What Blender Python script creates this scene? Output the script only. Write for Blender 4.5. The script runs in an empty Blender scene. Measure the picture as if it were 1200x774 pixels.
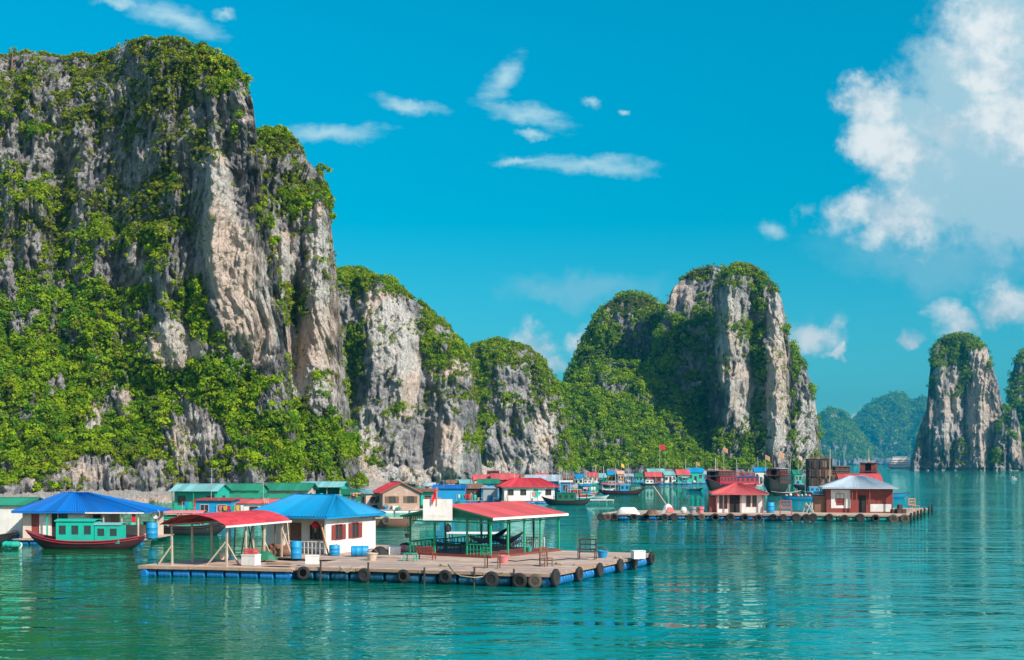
import bpy, bmesh, math, random
import numpy as np
from mathutils import Vector, Matrix, Euler

# ------------------------------------------------------------------ camera
SC = bpy.context.scene
COL = SC.collection
HC, FPX, HOR = 7.0, 1500.0, 543.0          # camera height, focal length and horizon row in 1200x774 pixels
cam_d = bpy.data.cameras.new('camera')
cam = bpy.data.objects.new('camera', cam_d)
COL.objects.link(cam)
cam.location = (0, 0, HC)
cam.rotation_euler = (math.radians(90), 0, 0)
cam_d.sensor_width = 36
cam_d.lens = 36 * FPX / 1200
cam_d.shift_y = (HOR - 387) / 1200
cam_d.clip_start = 0.5
cam_d.clip_end = 40000
SC.camera = cam

# ------------------------------------------------------------------ light
SUN_DIR = Vector((0.72, -0.69, 0.0)).normalized()
SUN_EL = math.radians(36)
sun_d = bpy.data.lights.new('sun', 'SUN')
sun_d.energy = 5.0
sun_d.angle = math.radians(0.5)
sun_d.color = (1.0, 0.925, 0.83)
sun = bpy.data.objects.new('sun', sun_d)
COL.objects.link(sun)
to_sun = Vector((SUN_DIR.x * math.cos(SUN_EL), SUN_DIR.y * math.cos(SUN_EL), math.sin(SUN_EL)))
sun.rotation_euler = to_sun.to_track_quat('Z', 'Y').to_euler()

SC.view_settings.view_transform = 'Standard'
SC.view_settings.look = 'None'
SC.view_settings.exposure = 0.45
SC.view_settings.gamma = 1
SC.render.engine = 'CYCLES'
SC.cycles.use_denoising = True
SC.cycles.max_bounces = 5
SC.cycles.diffuse_bounces = 2
SC.cycles.glossy_bounces = 2
SC.cycles.transmission_bounces = 2
SC.cycles.volume_bounces = 0
SC.cycles.transparent_max_bounces = 8
SC.cycles.caustics_reflective = False
SC.cycles.caustics_refractive = False


class NT:
    """Small helper for wiring shader nodes."""
    def __init__(self, tree):
        self.t = tree
        self.n = tree.nodes
        self.l = tree.links

    def new(self, kind, **kw):
        nd = self.n.new(kind)
        for k, v in kw.items():
            setattr(nd, k, v)
        return nd

    def put(self, sock, v):
        if v is None:
            return
        if isinstance(v, bpy.types.NodeSocket):
            self.l.new(v, sock)
        else:
            if isinstance(v, (tuple, list)) and sock.type == 'RGBA' and len(v) == 3:
                v = (*v, 1)
            sock.default_value = v

    def math(self, op, a, b=None, c=None, clamp=False):
        nd = self.new('ShaderNodeMath', operation=op, use_clamp=clamp)
        self.put(nd.inputs[0], a)
        self.put(nd.inputs[1], b)
        self.put(nd.inputs[2], c)
        return nd.outputs[0]

    def mix(self, fac, a, b, mode='MIX'):
        nd = self.new('ShaderNodeMix', data_type='RGBA', blend_type=mode)
        self.put(nd.inputs[0], fac)
        self.put(nd.inputs[6], a)
        self.put(nd.inputs[7], b)
        return nd.outputs[2]

    def ramp(self, v, a, b, lo=0.0, hi=1.0, smooth=True):
        nd = self.new('ShaderNodeMapRange', interpolation_type='SMOOTHSTEP' if smooth else 'LINEAR')
        self.put(nd.inputs[0], v)
        for i, q in enumerate((a, b, lo, hi)):
            self.put(nd.inputs[1 + i], q)
        return nd.outputs[0]

    def noise(self, vec, scale, detail=3, rough=0.5, dist=0.0):
        nd = self.new('ShaderNodeTexNoise')
        self.put(nd.inputs['Vector'], vec)
        nd.inputs['Scale'].default_value = scale
        nd.inputs['Detail'].default_value = detail
        nd.inputs['Roughness'].default_value = rough
        nd.inputs['Distortion'].default_value = dist
        return nd.outputs[0]

    def mapping(self, vec, scale=(1, 1, 1), loc=(0, 0, 0), rot=(0, 0, 0)):
        nd = self.new('ShaderNodeMapping')
        self.put(nd.inputs[0], vec)
        nd.inputs['Location'].default_value = loc
        nd.inputs['Rotation'].default_value = rot
        nd.inputs['Scale'].default_value = scale
        return nd.outputs[0]


# ------------------------------------------------------------------ sky with clouds
world = bpy.data.worlds.new('World')
SC.world = world
world.use_nodes = True
w = NT(world.node_tree)
w.n.clear()
sky = w.new('ShaderNodeTexSky', sky_type='NISHITA')
sky.sun_disc = False
sky.sun_elevation = SUN_EL
sky.sun_rotation = math.atan2(SUN_DIR.x, SUN_DIR.y)
sky.altitude = 0
sky.air_density = 1.0
sky.dust_density = 0.35
sky.ozone_density = 2.0
geo = w.new('ShaderNodeTexCoord')
sep = w.new('ShaderNodeSeparateXYZ')
w.l.new(geo.outputs['Generated'], sep.inputs[0])
dx, dy, dz = sep.outputs
# sky is graded towards cyan the way the humid sea air shows it
elev = w.ramp(dz, 0.0, 0.185, smooth=False)
elev2 = w.ramp(dz, 0.15, 0.36)
tint = w.mix(elev2, w.mix(elev, (0.36, 0.88, 0.98), (0.0, 0.94, 1.04)), (0.0, 1.18, 1.28))
# unseen sky behind the viewer brightened and whitened as added fill for the shadows
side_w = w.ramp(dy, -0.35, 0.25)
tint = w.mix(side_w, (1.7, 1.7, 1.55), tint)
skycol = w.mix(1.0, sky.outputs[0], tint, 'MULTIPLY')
# direction -> tangent-plane coordinates about +Y, in units of 100 px of the picture (fixed in the world)
yy = w.math('MAXIMUM', dy, 0.02)
cu = w.math('MULTIPLY', w.math('DIVIDE', dx, yy), FPX / 100)
cv = w.math('MULTIPLY', w.math('DIVIDE', dz, yy), FPX / 100)
cvec = w.new('ShaderNodeCombineXYZ')
w.put(cvec.inputs[0], cu)
w.put(cvec.inputs[1], cv)
cvec = cvec.outputs[0]
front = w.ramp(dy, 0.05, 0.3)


def warp(vec, scale, amt, detail=4):
    nd = w.new('ShaderNodeTexNoise')
    w.put(nd.inputs['Vector'], vec)
    nd.inputs['Scale'].default_value = scale
    nd.inputs['Detail'].default_value = detail
    nd.inputs['Roughness'].default_value = 0.6
    s = w.new('ShaderNodeVectorMath', operation='SUBTRACT')
    w.put(s.inputs[0], nd.outputs[1])
    s.inputs[1].default_value = (0.5, 0.5, 0.5)
    m = w.new('ShaderNodeVectorMath', operation='MULTIPLY_ADD')
    w.put(m.inputs[0], s.outputs[0])
    m.inputs[1].default_value = (amt, amt, 0)
    w.put(m.inputs[2], vec)
    return m.outputs[0]


def blob(vec, cx, cy, rx, ry, rot=0.0):
    """1 in the middle, 0 at the rim of an ellipse given by its direction."""
    mp = w.mapping(vec, loc=(-(cx - 600) / 100, -(HOR - cy) / 100, 0))
    mp2 = w.mapping(mp, rot=(0, 0, math.radians(rot)))
    mp3 = w.mapping(mp2, scale=(100 / rx, 100 / ry, 0))
    ln = w.new('ShaderNodeVectorMath', operation='LENGTH')
    w.put(ln.inputs[0], mp3)
    return w.math('SUBTRACT', 1.0, ln.outputs['Value'])


def union(blobs):
    r = blobs[0]
    for b in blobs[1:]:
        r = w.math('MAXIMUM', r, b)
    return r


soft = warp(warp(cvec, 0.9, 0.9), 3.2, 0.35)
fine = warp(w.mapping(cvec, scale=(1, 1, 1)), 2.2, 0.35)
fib = w.noise(w.mapping(cvec, scale=(1.1, 3.6, 1)), 1.6, 6, 0.62)
puff = w.noise(cvec, 1.7, 9, 0.58)
# thin streaks
streaks = union([
    blob(fine, 205, 22, 72, 20, 20), blob(fine, 262, 16, 16, 8, 0), blob(fine, 140, 2, 40, 8, 10),
    blob(fine, 385, 157, 82, 14, -3), blob(fine, 480, 126, 52, 11, 14),
    blob(fine, 590, 92, 40, 20, -48), blob(fine, 615, 135, 70, 16, 13), blob(fine, 625, 160, 28, 6, 3), blob(fine, 690, 121, 18, 8, 20), blob(fine, 733, 131, 8, 5, 0),
    blob(fine, 690, 193, 100, 14, 3), blob(fine, 610, 189, 45, 5, -6),
    blob(fine, 905, 270, 24, 15, 35)])
sd = w.math('ADD', w.math('MULTIPLY', streaks, 0.9), w.math('MULTIPLY', w.math('SUBTRACT', fib, 0.5), 1.1))
smask = w.math('MULTIPLY', w.ramp(sd, -0.05, 0.95), 0.85)
# the towering cloud and its smaller neighbours: white lobes over a pale grey-blue body
body = union([blob(soft, 1150, 120, 105, 150, 10), blob(soft, 1190, 40, 110, 90, 0), blob(soft, 1125, 215, 110, 75, 5), blob(soft, 1060, 150, 75, 60, 0), blob(soft, 1190, 225, 130, 75, 0)])
lobes = union([blob(soft, 1155, 40, 62, 62, 0), blob(soft, 1018, 128, 44, 36, -25), blob(soft, 1050, 178, 66, 32, 15), blob(soft, 1032, 250, 82, 42, -6),
               blob(soft, 1168, 92, 48, 34, 10), blob(soft, 1110, 150, 50, 30, 0), blob(soft, 1180, 150, 60, 50, 0),
               blob(soft, 1118, 374, 34, 30, 0), blob(soft, 1180, 362, 50, 42, 0), blob(soft, 1065, 398, 24, 15, -15), blob(soft, 985, 420, 18, 8, 0), blob(soft, 948, 400, 46, 22, 0),
               blob(soft, 625, 408, 38, 30, 40), blob(soft, 645, 430, 25, 20, 0), blob(soft, 690, 396, 24, 30, 35), blob(soft, 1010, 484, 26, 14, -20)])
haz = union([blob(soft, 690, 336, 130, 26, -3), blob(soft, 640, 342, 50, 18, 0), blob(soft, 920, 400, 80, 36, 0), blob(soft, 1100, 300, 180, 46, 0)])
puff2 = w.noise(cvec, 5.5, 6, 0.6)
pn = w.math('ADD', w.math('SUBTRACT', puff, 0.5), w.math('MULTIPLY', w.math('SUBTRACT', puff2, 0.5), 0.35))
bd = w.ramp(w.math('ADD', body, w.math('MULTIPLY', pn, 1.0)), -0.12, 0.42)
ld = w.ramp(w.math('ADD', lobes, w.math('MULTIPLY', pn, 1.5)), -0.10, 0.80)
hd = w.math('MULTIPLY', w.ramp(w.math('ADD', haz, w.math('MULTIPLY', pn, 0.8)), 0.0, 0.9), 0.36)
CB = (3.9, 5.9, 6.8)
c1 = w.mix(hd, skycol, CB)
c2 = w.mix(w.math('MULTIPLY', bd, 0.92), c1, CB)
cwv = w.mix(w.ramp(pn, -0.16, 0.14), (4.7, 6.0, 6.8), (8.0, 8.3, 8.3))
c3 = w.mix(w.math('MULTIPLY', ld, 0.94), c2, cwv)
c4 = w.mix(smask, c3, (4.6, 6.9, 7.7))
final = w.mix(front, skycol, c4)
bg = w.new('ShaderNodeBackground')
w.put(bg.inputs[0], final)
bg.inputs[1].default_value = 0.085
wo = w.new('ShaderNodeOutputWorld')
w.l.new(bg.outputs[0], wo.inputs[0])

# ------------------------------------------------------------------ helpers
random.seed(7)
RNG = np.random.default_rng(11)


def tag(o, label=None, cat=None, group=None, kind=None):
    if label:
        o['label'] = label
    if cat:
        o['category'] = cat
    if group:
        o['group'] = group
    if kind:
        o['kind'] = kind
    return o


def hash01(ix, iy, iz, seed):
    h = (ix * 374761393 + iy * 668265263 + iz * 2147483647 + seed * 1274126177) & 0xFFFFFFFF
    h = ((h ^ (h >> 13)) * 1274126177) & 0xFFFFFFFF
    h = ((h ^ (h >> 16)) * 2246822519) & 0xFFFFFFFF
    return ((h ^ (h >> 15)) & 0xFFFFFF) / float(0xFFFFFF)


def vnoise(x, y, z, seed=0):
    """Vectorised value noise in -1..1."""
    xf, yf, zf = np.floor(x), np.floor(y), np.floor(z)
    ix, iy, iz = xf.astype(np.int64), yf.astype(np.int64), zf.astype(np.int64)
    fx, fy, fz = x - xf, y - yf, z - zf
    fx, fy, fz = [q * q * q * (q * (q * 6 - 15) + 10) for q in (fx, fy, fz)]
    r = 0
    for a in (0, 1):
        for b in (0, 1):
            for c in (0, 1):
                wgt = (fx if a else 1 - fx) * (fy if b else 1 - fy) * (fz if c else 1 - fz)
                r = r + wgt * hash01(ix + a, iy + b, iz + c, seed)
    return r * 2 - 1


def fbm(x, y, z, seed=0, octv=4, gain=0.5):
    r, a = 0, 1.0
    for k in range(octv):
        r = r + a * vnoise(x + 17.3 * k, y + 5.1 * k, z + 9.7 * k, seed + k)
        x, y, z, a = x * 2.03, y * 2.03, z * 2.03, a * gain
    return r


def ridged(x, y, z, seed=0, octv=3, gain=0.5):
    r, a = 0, 1.0
    for k in range(octv):
        r = r + a * (1 - 2 * np.abs(vnoise(x + 13.3 * k, y + 3.1 * k, z, seed + k)))
        x, y, z, a = x * 2.1, y * 2.1, z * 2.1, a * gain
    return r


def smooth(e0, e1, x):
    t = np.clip((x - e0) / (e1 - e0), 0, 1)
    return t * t * (3 - 2 * t)


def cells(x, z, seed):
    """Random height per jittered cell (blocky rock), 0..1."""
    xf, zf = np.floor(x), np.floor(z)
    ix, iz = xf.astype(np.int64), zf.astype(np.int64)
    best = np.full(x.shape, 9.0)
    val = np.zeros(x.shape)
    for a in (-1, 0, 1):
        for b in (-1, 0, 1):
            jx = hash01(ix + a, iz + b, 0, seed) + a - (x - xf)
            jz = hash01(ix + a, iz + b, 1, seed) + b - (z - zf)
            d = jx * jx + jz * jz
            v = hash01(ix + a, iz + b, 2, seed)
            m = d < best
            best = np.where(m, d, best)
            val = np.where(m, v, val)
    return val


def np_mesh(name, verts, faces, mat, attrs=None, face_attrs=None, shade=False, parent=None):
    """verts (N,3), faces (M,k) -> object"""
    me = bpy.data.meshes.new(name)
    verts = np.ascontiguousarray(verts, dtype=np.float32)
    faces = np.ascontiguousarray(faces, dtype=np.int32)
    m, k = faces.shape
    me.vertices.add(len(verts))
    me.vertices.foreach_set('co', verts.ravel())
    me.loops.add(m * k)
    me.loops.foreach_set('vertex_index', faces.ravel())
    me.polygons.add(m)
    me.polygons.foreach_set('loop_start', np.arange(0, m * k, k, dtype=np.int32))
    me.update(calc_edges=True)
    if shade:
        me.polygons.foreach_set('use_smooth', np.ones(m, dtype=bool))
    for dom, dct in (('POINT', attrs or {}), ('FACE', face_attrs or {})):
        for an, arr in dct.items():
            at = me.attributes.new(an, 'FLOAT', dom)
            at.data.foreach_set('value', np.ascontiguousarray(arr, dtype=np.float32).ravel())
    me.materials.append(mat)
    o = bpy.data.objects.new(name, me)
    COL.objects.link(o)
    if parent:
        o.parent = parent
    return o


def at(px, py, z=0.0):
    """The world point at height z that shows at a pixel of the photograph."""
    Y = (HC - z) * FPX / (py - HOR)
    return Vector(((px - 600) * Y / FPX, Y, z))


# ------------------------------------------------------------------ natural materials
def mat_base(name):
    m = bpy.data.materials.new(name)
    m.use_nodes = True
    t = NT(m.node_tree)
    p = t.n['Principled BSDF']
    return m, t, p


def rock_mat(name, s=1.0, pale=(0.74, 0.59, 0.49), cool=False):
    m, t, p = mat_base(name)
    g = t.new('ShaderNodeNewGeometry')
    pos = g.outputs['Position']
    k = 1.0 / s
    n1 = t.noise(pos, 0.16 * k, 6, 0.62)
    grey = t.mix(t.ramp(n1, 0.32, 0.68), (0.22, 0.214, 0.222), (0.55, 0.525, 0.51))
    # rain streaks, long and vertical
    st = t.noise(t.mapping(pos, scale=(0.62 * k, 0.62 * k, 0.045 * k)), 1.0, 5, 0.65)
    streak = t.ramp(st, 0.50, 0.66)
    st2 = t.noise(t.mapping(pos, scale=(1.7 * k, 1.7 * k, 0.12 * k), loc=(31, 7, 3)), 1.0, 4, 0.6)
    at_p = t.new('ShaderNodeAttribute', attribute_name='pale')
    pv = at_p.outputs['Fac']
    pn = t.noise(t.mapping(pos, scale=(0.5 * k, 0.5 * k, 0.10 * k), loc=(3, 50, 1)), 1.0, 6, 0.66)
    pm = t.ramp(t.math('ADD', pv, t.math('MULTIPLY', t.math('SUBTRACT', pn, 0.5), 1.25)), 0.26, 0.52)
    warmn = t.noise(pos, 0.07 * k, 3, 0.5)
    palec = t.mix(t.ramp(warmn, 0.42, 0.6), (0.66, 0.62, 0.57), pale)
    palec = t.mix(t.ramp(st2, 0.54, 0.70), palec, (0.22, 0.19, 0.165))
    c = t.mix(pm, grey, palec)
    rough_part = t.math('SUBTRACT', 1.0, t.math('MULTIPLY', pm, 0.6))
    c = t.mix(t.math('MULTIPLY', t.math('MULTIPLY', streak, 0.5), rough_part), c, (0.060, 0.056, 0.056))
    c = t.mix(t.ramp(st2, 0.38, 0.26), c, (0.48, 0.44, 0.40))
    pit = t.noise(t.mapping(pos, scale=(1.0 * k, 1.0 * k, 0.6 * k), loc=(9, 2, 5)), 1.1, 6, 0.7)
    c = t.mix(t.math('MULTIPLY', t.math('MULTIPLY', t.ramp(pit, 0.54, 0.68), 0.6), rough_part), c, (0.050, 0.046, 0.045))
    at_m = t.new('ShaderNodeAttribute', attribute_name='moss')
    mn = t.noise(pos, 0.9 * k, 5, 0.65)
    mm = t.ramp(t.math('ADD', at_m.outputs['Fac'], t.math('MULTIPLY', t.math('SUBTRACT', mn, 0.5), 1.3)), 0.45, 0.75)
    c = t.mix(mm, c, (0.045, 0.060, 0.018))
    t.put(p.inputs['Base Color'], c)
    p.inputs['Roughness'].default_value = 0.95
    p.inputs['Specular IOR Level'].default_value = 0.15
    b0 = t.noise(t.mapping(pos, scale=(1.6 * k, 1.6 * k, 0.8 * k)), 1.0, 8, 0.78)
    vz = t.new('ShaderNodeTexVoronoi', feature='DISTANCE_TO_EDGE')
    dn = t.new('ShaderNodeTexNoise')
    t.put(dn.inputs['Vector'], pos)
    dn.inputs['Scale'].default_value = 0.9 * k
    dn.inputs['Detail'].default_value = 3
    va = t.new('ShaderNodeVectorMath', operation='MULTIPLY_ADD')
    t.put(va.inputs[0], dn.outputs[1])
    va.inputs[1].default_value = (1.6 * s, 1.6 * s, 1.6 * s)
    t.put(va.inputs[2], pos)
    t.put(vz.inputs['Vector'], t.mapping(va.outputs[0], scale=(0.75 * k, 0.75 * k, 0.36 * k)))
    vz.inputs['Scale'].default_value = 1.0
    crack = t.ramp(vz.outputs['Distance'], 0.0, 0.10)
    b1 = t.math('ADD', b0, t.math('MULTIPLY', crack, 0.30))
    c = t.mix(t.math('MULTIPLY', t.math('MULTIPLY', t.math('SUBTRACT', 1.0, crack), 0.35), rough_part), c, (0.05, 0.046, 0.045))
    t.put(p.inputs['Base Color'], c)
    bmp = t.new('ShaderNodeBump')
    bmp.inputs['Strength'].default_value = 0.9
    bmp.inputs['Distance'].default_value = 1.5 * s
    t.put(bmp.inputs['Height'], b1)
    t.l.new(bmp.outputs[0], p.inputs['Normal'])
    return m


def leaf_mat(name):
    m, t, p = mat_base(name)
    a = t.new('ShaderNodeAttribute', attribute_name='tone')
    d = t.new('ShaderNodeAttribute', attribute_name='dry')
    f = a.outputs['Fac']
    lush = t.mix(f, (0.055, 0.175, 0.004), (0.35, 0.49, 0.006))
    dryc = t.mix(f, (0.10, 0.135, 0.010), (0.31, 0.30, 0.025))
    gp = t.new('ShaderNodeNewGeometry')
    hn = t.noise(gp.outputs['Position'], 0.11, 4, 0.6)
    lush = t.mix(t.ramp(hn, 0.50, 0.68, 0, 0.7), lush, t.mix(f, (0.018, 0.11, 0.014), (0.11, 0.30, 0.020)))
    c = t.mix(d.outputs['Fac'], lush, dryc)
    t.put(p.inputs['Base Color'], c)
    p.inputs['Roughness'].default_value = 0.7
    p.inputs['Specular IOR Level'].default_value = 0.2
    tr = t.new('ShaderNodeBsdfTranslucent')
    t.put(tr.inputs[0], t.mix(0.5, c, (0.15, 0.26, 0.004)))
    mx = t.new('ShaderNodeMixShader')
    mx.inputs[0].default_value = 0.36
    t.l.new(p.outputs[0], mx.inputs[1])
    t.l.new(tr.outputs[0], mx.inputs[2])
    t.l.new(mx.outputs[0], t.n['Material Output'].inputs[0])
    return m


# ------------------------------------------------------------------ water
def water_mat():
    m, t, p = mat_base('sea_water')
    g = t.new('ShaderNodeNewGeometry')
    pos = g.outputs['Position']
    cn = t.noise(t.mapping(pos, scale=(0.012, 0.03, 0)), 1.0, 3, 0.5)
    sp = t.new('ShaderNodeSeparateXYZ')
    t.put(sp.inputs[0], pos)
    # the cliff's green reflection painted into the shoreside colour, turquoise in the open bay
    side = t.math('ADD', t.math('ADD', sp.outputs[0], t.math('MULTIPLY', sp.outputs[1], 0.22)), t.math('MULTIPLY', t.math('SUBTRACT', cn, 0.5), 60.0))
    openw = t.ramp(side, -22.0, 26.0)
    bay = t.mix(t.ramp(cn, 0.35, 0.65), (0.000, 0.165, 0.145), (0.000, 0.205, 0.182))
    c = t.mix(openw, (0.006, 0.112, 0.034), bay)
    n1 = t.noise(t.mapping(pos, scale=(0.5, 1.0, 0)), 1.5, 2, 0.5, 0.6)
    n2 = t.noise(t.mapping(pos, scale=(0.4, 1.0, 0), rot=(0, 0, 0.22)), 0.42, 3, 0.5, 0.5)
    n4 = t.noise(t.mapping(pos, scale=(0.32, 1.0, 0), rot=(0, 0, -0.15)), 0.13, 2, 0.5, 0.4)
    n3 = t.noise(t.mapping(pos, scale=(0.5, 1, 0)), 0.045, 3, 0.5)
    h = t.math('ADD', t.math('ADD', t.math('MULTIPLY', n1, 0.09), t.math('MULTIPLY', n2, 0.30)), t.math('MULTIPLY', n4, 0.40))
    # calmer and livelier patches
    amp = t.ramp(n3, 0.38, 0.62, 0.40, 1.0)
    bmp = t.new('ShaderNodeBump')
    t.put(bmp.inputs['Strength'], amp)
    bmp.inputs['Distance'].default_value = 1.0
    t.put(bmp.inputs['Height'], h)
    body = t.new('ShaderNodeBsdfDiffuse')
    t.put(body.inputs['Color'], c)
    gl = t.new('ShaderNodeBsdfGlossy')
    gl.inputs['Color'].default_value = (0.50, 1.0, 0.94, 1)
    gl.inputs['Roughness'].default_value = 0.02
    fr = t.new('ShaderNodeFresnel')
    fr.inputs['IOR'].default_value = 1.38
    for nd in (gl, fr):
        t.l.new(bmp.outputs[0], nd.inputs['Normal'])
    mx = t.new('ShaderNodeMixShader')
    t.l.new(fr.outputs[0], mx.inputs[0])
    t.l.new(body.outputs[0], mx.inputs[1])
    t.l.new(gl.outputs[0], mx.inputs[2])
    t.l.new(mx.outputs[0], t.n['Material Output'].inputs[0])
    return m


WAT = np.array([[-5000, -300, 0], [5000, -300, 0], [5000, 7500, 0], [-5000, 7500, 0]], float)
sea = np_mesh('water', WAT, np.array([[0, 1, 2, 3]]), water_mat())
tag(sea, 'teal bay water with small ripples', 'water', kind='structure')

# ------------------------------------------------------------------ karst cliffs
ROCK = rock_mat('limestone')
ROCK_FAR = rock_mat('limestone_distant', 2.6)
ROCK_VFAR = rock_mat('limestone_far_islet', 4.0)
LEAF = leaf_mat('leaves')


def ell(lst, u, v):
    """Sum of soft ellipses (cx, cy, rx, ry, weight) at photo positions u, v."""
    r = np.zeros_like(u)
    for cx, cy, rx, ry, wt in lst:
        d = np.sqrt(((u - cx) / rx) ** 2 + ((v - cy) / ry) ** 2)
        r = r + wt * smooth(1.25, 0.55, d)
    return r


def karst(name, label, skyline, Y0, step, rows, thick, lean, cap, foot=0.0, edge=(8, 8), s=1.0, seed=1, rough_px=1.5,
          tc=0.8, pale=(), veg=(), veg_base=0.0, dry=(), n_bush=0, r_bush=(0.8, 2.0), faces=80, mat=None, leanf=None, relief=1.0, rib=1.0,
          leaf_k=0.30, veg_label=None, xrib=(), n_small=0, veg_shift=0.0):
    sk = np.array(skyline, float)
    u = np.arange(sk[0, 0], sk[-1, 0] + step / 2, step)
    xr = (u - 600) * Y0 / FPX
    py = np.interp(u, sk[:, 0], sk[:, 1])
    py = py + rough_px * fbm(xr / (4 * s), xr * 0, xr * 0, seed + 40, 4)
    q = np.linspace(0, 1, rows)
    t = 1 - (1 - q) ** 1.25
    U, T = np.meshgrid(u, t)
    XR = (U - 600) * Y0 / FPX
    ln = np.interp(u, sk[:, 0], sk[:, 0] * 0 + lean) if leanf is None else np.interp(u, leanf[0], leanf[1])
    LN = np.broadcast_to(ln, U.shape)
    dl = (u - sk[0, 0]) * Y0 / FPX
    dr = (sk[-1, 0] - u) * Y0 / FPX
    ed = 0
    for dd, R in ((dl, edge[0]), (dr, edge[1])):
        if R > 0:
            c = np.clip(1 - dd / R, 0, 1)
            ed = ed + R * (1 - np.sqrt(np.clip(1 - c * c, 0, 1)))
    tt = np.clip((T - tc) / (1 - tc), 0, 1)
    slp = np.abs(np.gradient(np.interp(u, sk[:, 0], sk[:, 1]), u))
    cap = cap / (1 + (slp / 1.4) ** 2)
    kw = max(3, int(8 / step))
    cap = np.convolve(np.pad(cap, kw, mode='edge'), np.ones(2 * kw + 1) / (2 * kw + 1), 'valid')
    setb = LN * T + cap * (1 - np.sqrt(np.clip(1 - tt * tt, 0, 1)))
    Yr = Y0 + ed + ln + cap
    ztop = HC + (HOR - py) * Yr / FPX
    ztop = np.maximum(ztop, 0.6)
    Z = -2 + (ztop + 2) * T
    Z = Z + s * 0.9 * fbm(XR / (5 * s), Z / (5 * s), Z * 0, seed + 60, 3) * smooth(1.0, 0.9, T) * smooth(0.0, 0.1, T)
    ft = foot * np.clip(1 - T / 0.30, 0, 1) ** 1.5
    wx = XR + s * 3.0 * fbm(XR / (22 * s), Z / (22 * s), Z * 0, seed + 5, 2)
    rel = 5.0 * fbm(wx / (34 * s), Z / (70 * s), Z * 0, seed, 3)
    rel += rib * 1.8 * ridged(wx / (10 * s), Z / (60 * s), Z * 0, seed + 10, 3)
    rel += 2.0 * fbm(wx / (6 * s), Z / (9 * s), Z * 0, seed + 20, 4, 0.6)
    # broken ledges: height-wise steps that drift sideways
    lz = Z / (9 * s) + 1.2 * fbm(wx / (20 * s), Z / (30 * s), Z * 0, seed + 70, 3)
    rel += 2.2 * (np.abs((lz % 1) - 0.5) * 2) * (0.4 + 0.6 * vnoise(wx / (14 * s), Z / (14 * s), Z * 0, seed + 71))
    rel += 1.5 * ridged(wx / (2.4 * s), Z / (9 * s), Z * 0, seed + 30, 3, 0.62)
    rel += 0.6 * fbm(wx / (0.9 * s), Z / (1.2 * s), Z * 0, seed + 35, 3, 0.6)
    wz = Z + s * 1.5 * fbm(XR / (6 * s), Z / (6 * s), Z * 0, seed + 6, 3)
    wq = wx + s * 0.8 * fbm(XR / (3 * s), Z / (3 * s), Z * 0, seed + 8, 3)
    rel += 1.7 * (cells(wq / (4.2 * s), wz / (7.5 * s), seed + 90) - .5)
    rel += 0.9 * (cells(wq / (1.7 * s), wz / (3.2 * s), seed + 91) - .5)
    rel += 0.45 * (cells(wq / (0.8 * s), wz / (1.2 * s), seed + 92) - .5)
    pv0 = HOR - (Z - HC) * FPX / (Y0 + LN * T)
    rel *= s * relief * (1 - 0.5 * np.clip(ell(pale, U, pv0), 0, 1))
    for cx, cy0, cy1, wd, amt in xrib:       # named buttresses (+ towards the viewer) and clefts (-)
        pv = HOR - (Z - HC) * FPX / (Y0 + LN * T)
        g = np.exp(-((U - cx) / wd) ** 2) * smooth(cy0 - 25, cy0 + 15, pv) * smooth(cy1 + 25, cy1 - 15, pv)
        rel -= amt * g
    Y = Y0 + ed + setb - ft + rel * (1 - 0.6 / (1 + (slp / 1.2) ** 2) * smooth(0.95, 1.0, T))
    # undercut at the waterline
    Y += 1.2 * s * smooth(3.5, 1.0, Z) * (Z > -3)
    X = (U - 600) * Y / FPX
    # back of the mass
    nb = 14
    th = np.linspace(0, math.pi / 2, nb + 1)[1:]
    bx, by, bz = [], [], []
    uc = 0.5 * (u[0] + u[-1])
    for a in th:
        by.append(Y[-1] + thick * math.sin(a) * (0.85 + 0.15 * np.cos(xr / 17)))
        ub = uc + (u - uc) * (1 - 0.22 * math.sin(a) ** 2)
        bx.append((ub - 600) * by[-1] / FPX)
        bz.append(-2 + (Z[-1] + 2) * math.cos(a))
    AX, AY, AZ = np.vstack([X] + bx), np.vstack([Y] + by), np.vstack([Z] + bz)
    R, Cn = AX.shape
    V = np.stack([AX, AY, AZ], -1).reshape(-1, 3)
    idx = np.arange(R * Cn).reshape(R, Cn)
    F = np.stack([idx[:-1, :-1], idx[:-1, 1:], idx[1:, 1:], idx[1:, :-1]], -1).reshape(-1, 4)
    PV = HOR - (AZ - HC) * FPX / AY
    PU = 600 + AX * FPX / AY
    P = np.clip(ell(pale, PU, PV), 0, 1)
    Vd = veg_base + ell(veg, PU, PV)
    vn = fbm(AX / (8 * s), AZ / (6 * s), AZ * 0 + 3, seed + 80, 5, 0.68)
    vn = vn + 0.45 * fbm(AX / (2.2 * s), AZ / (1.8 * s), AZ * 0 + 9, seed + 85, 2)
    # normals of the grid
    du = np.stack([np.gradient(A, axis=1) for A in (AX, AY, AZ)], -1)
    dv = np.stack([np.gradient(A, axis=0) for A in (AX, AY, AZ)], -1)
    N = np.cross(du, dv)
    area = np.linalg.norm(N, axis=-1)
    N = N / np.maximum(area[..., None], 1e-9)
    flat = np.clip(N[..., 2], -0.3, 1)
    dens = smooth(0.25, 0.75, Vd * 0.92 + 0.5 * vn + 0.6 * (flat - 0.15) + veg_shift)
    dens = np.where(AZ < 2.0 * s, 0, dens)
    o = np_mesh(name, V, F, mat or ROCK, {'pale': P, 'moss': np.clip(dens, 0, 1) * 0.85}, shade=False)
    tag(o, label, 'cliff', kind='structure')
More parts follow.
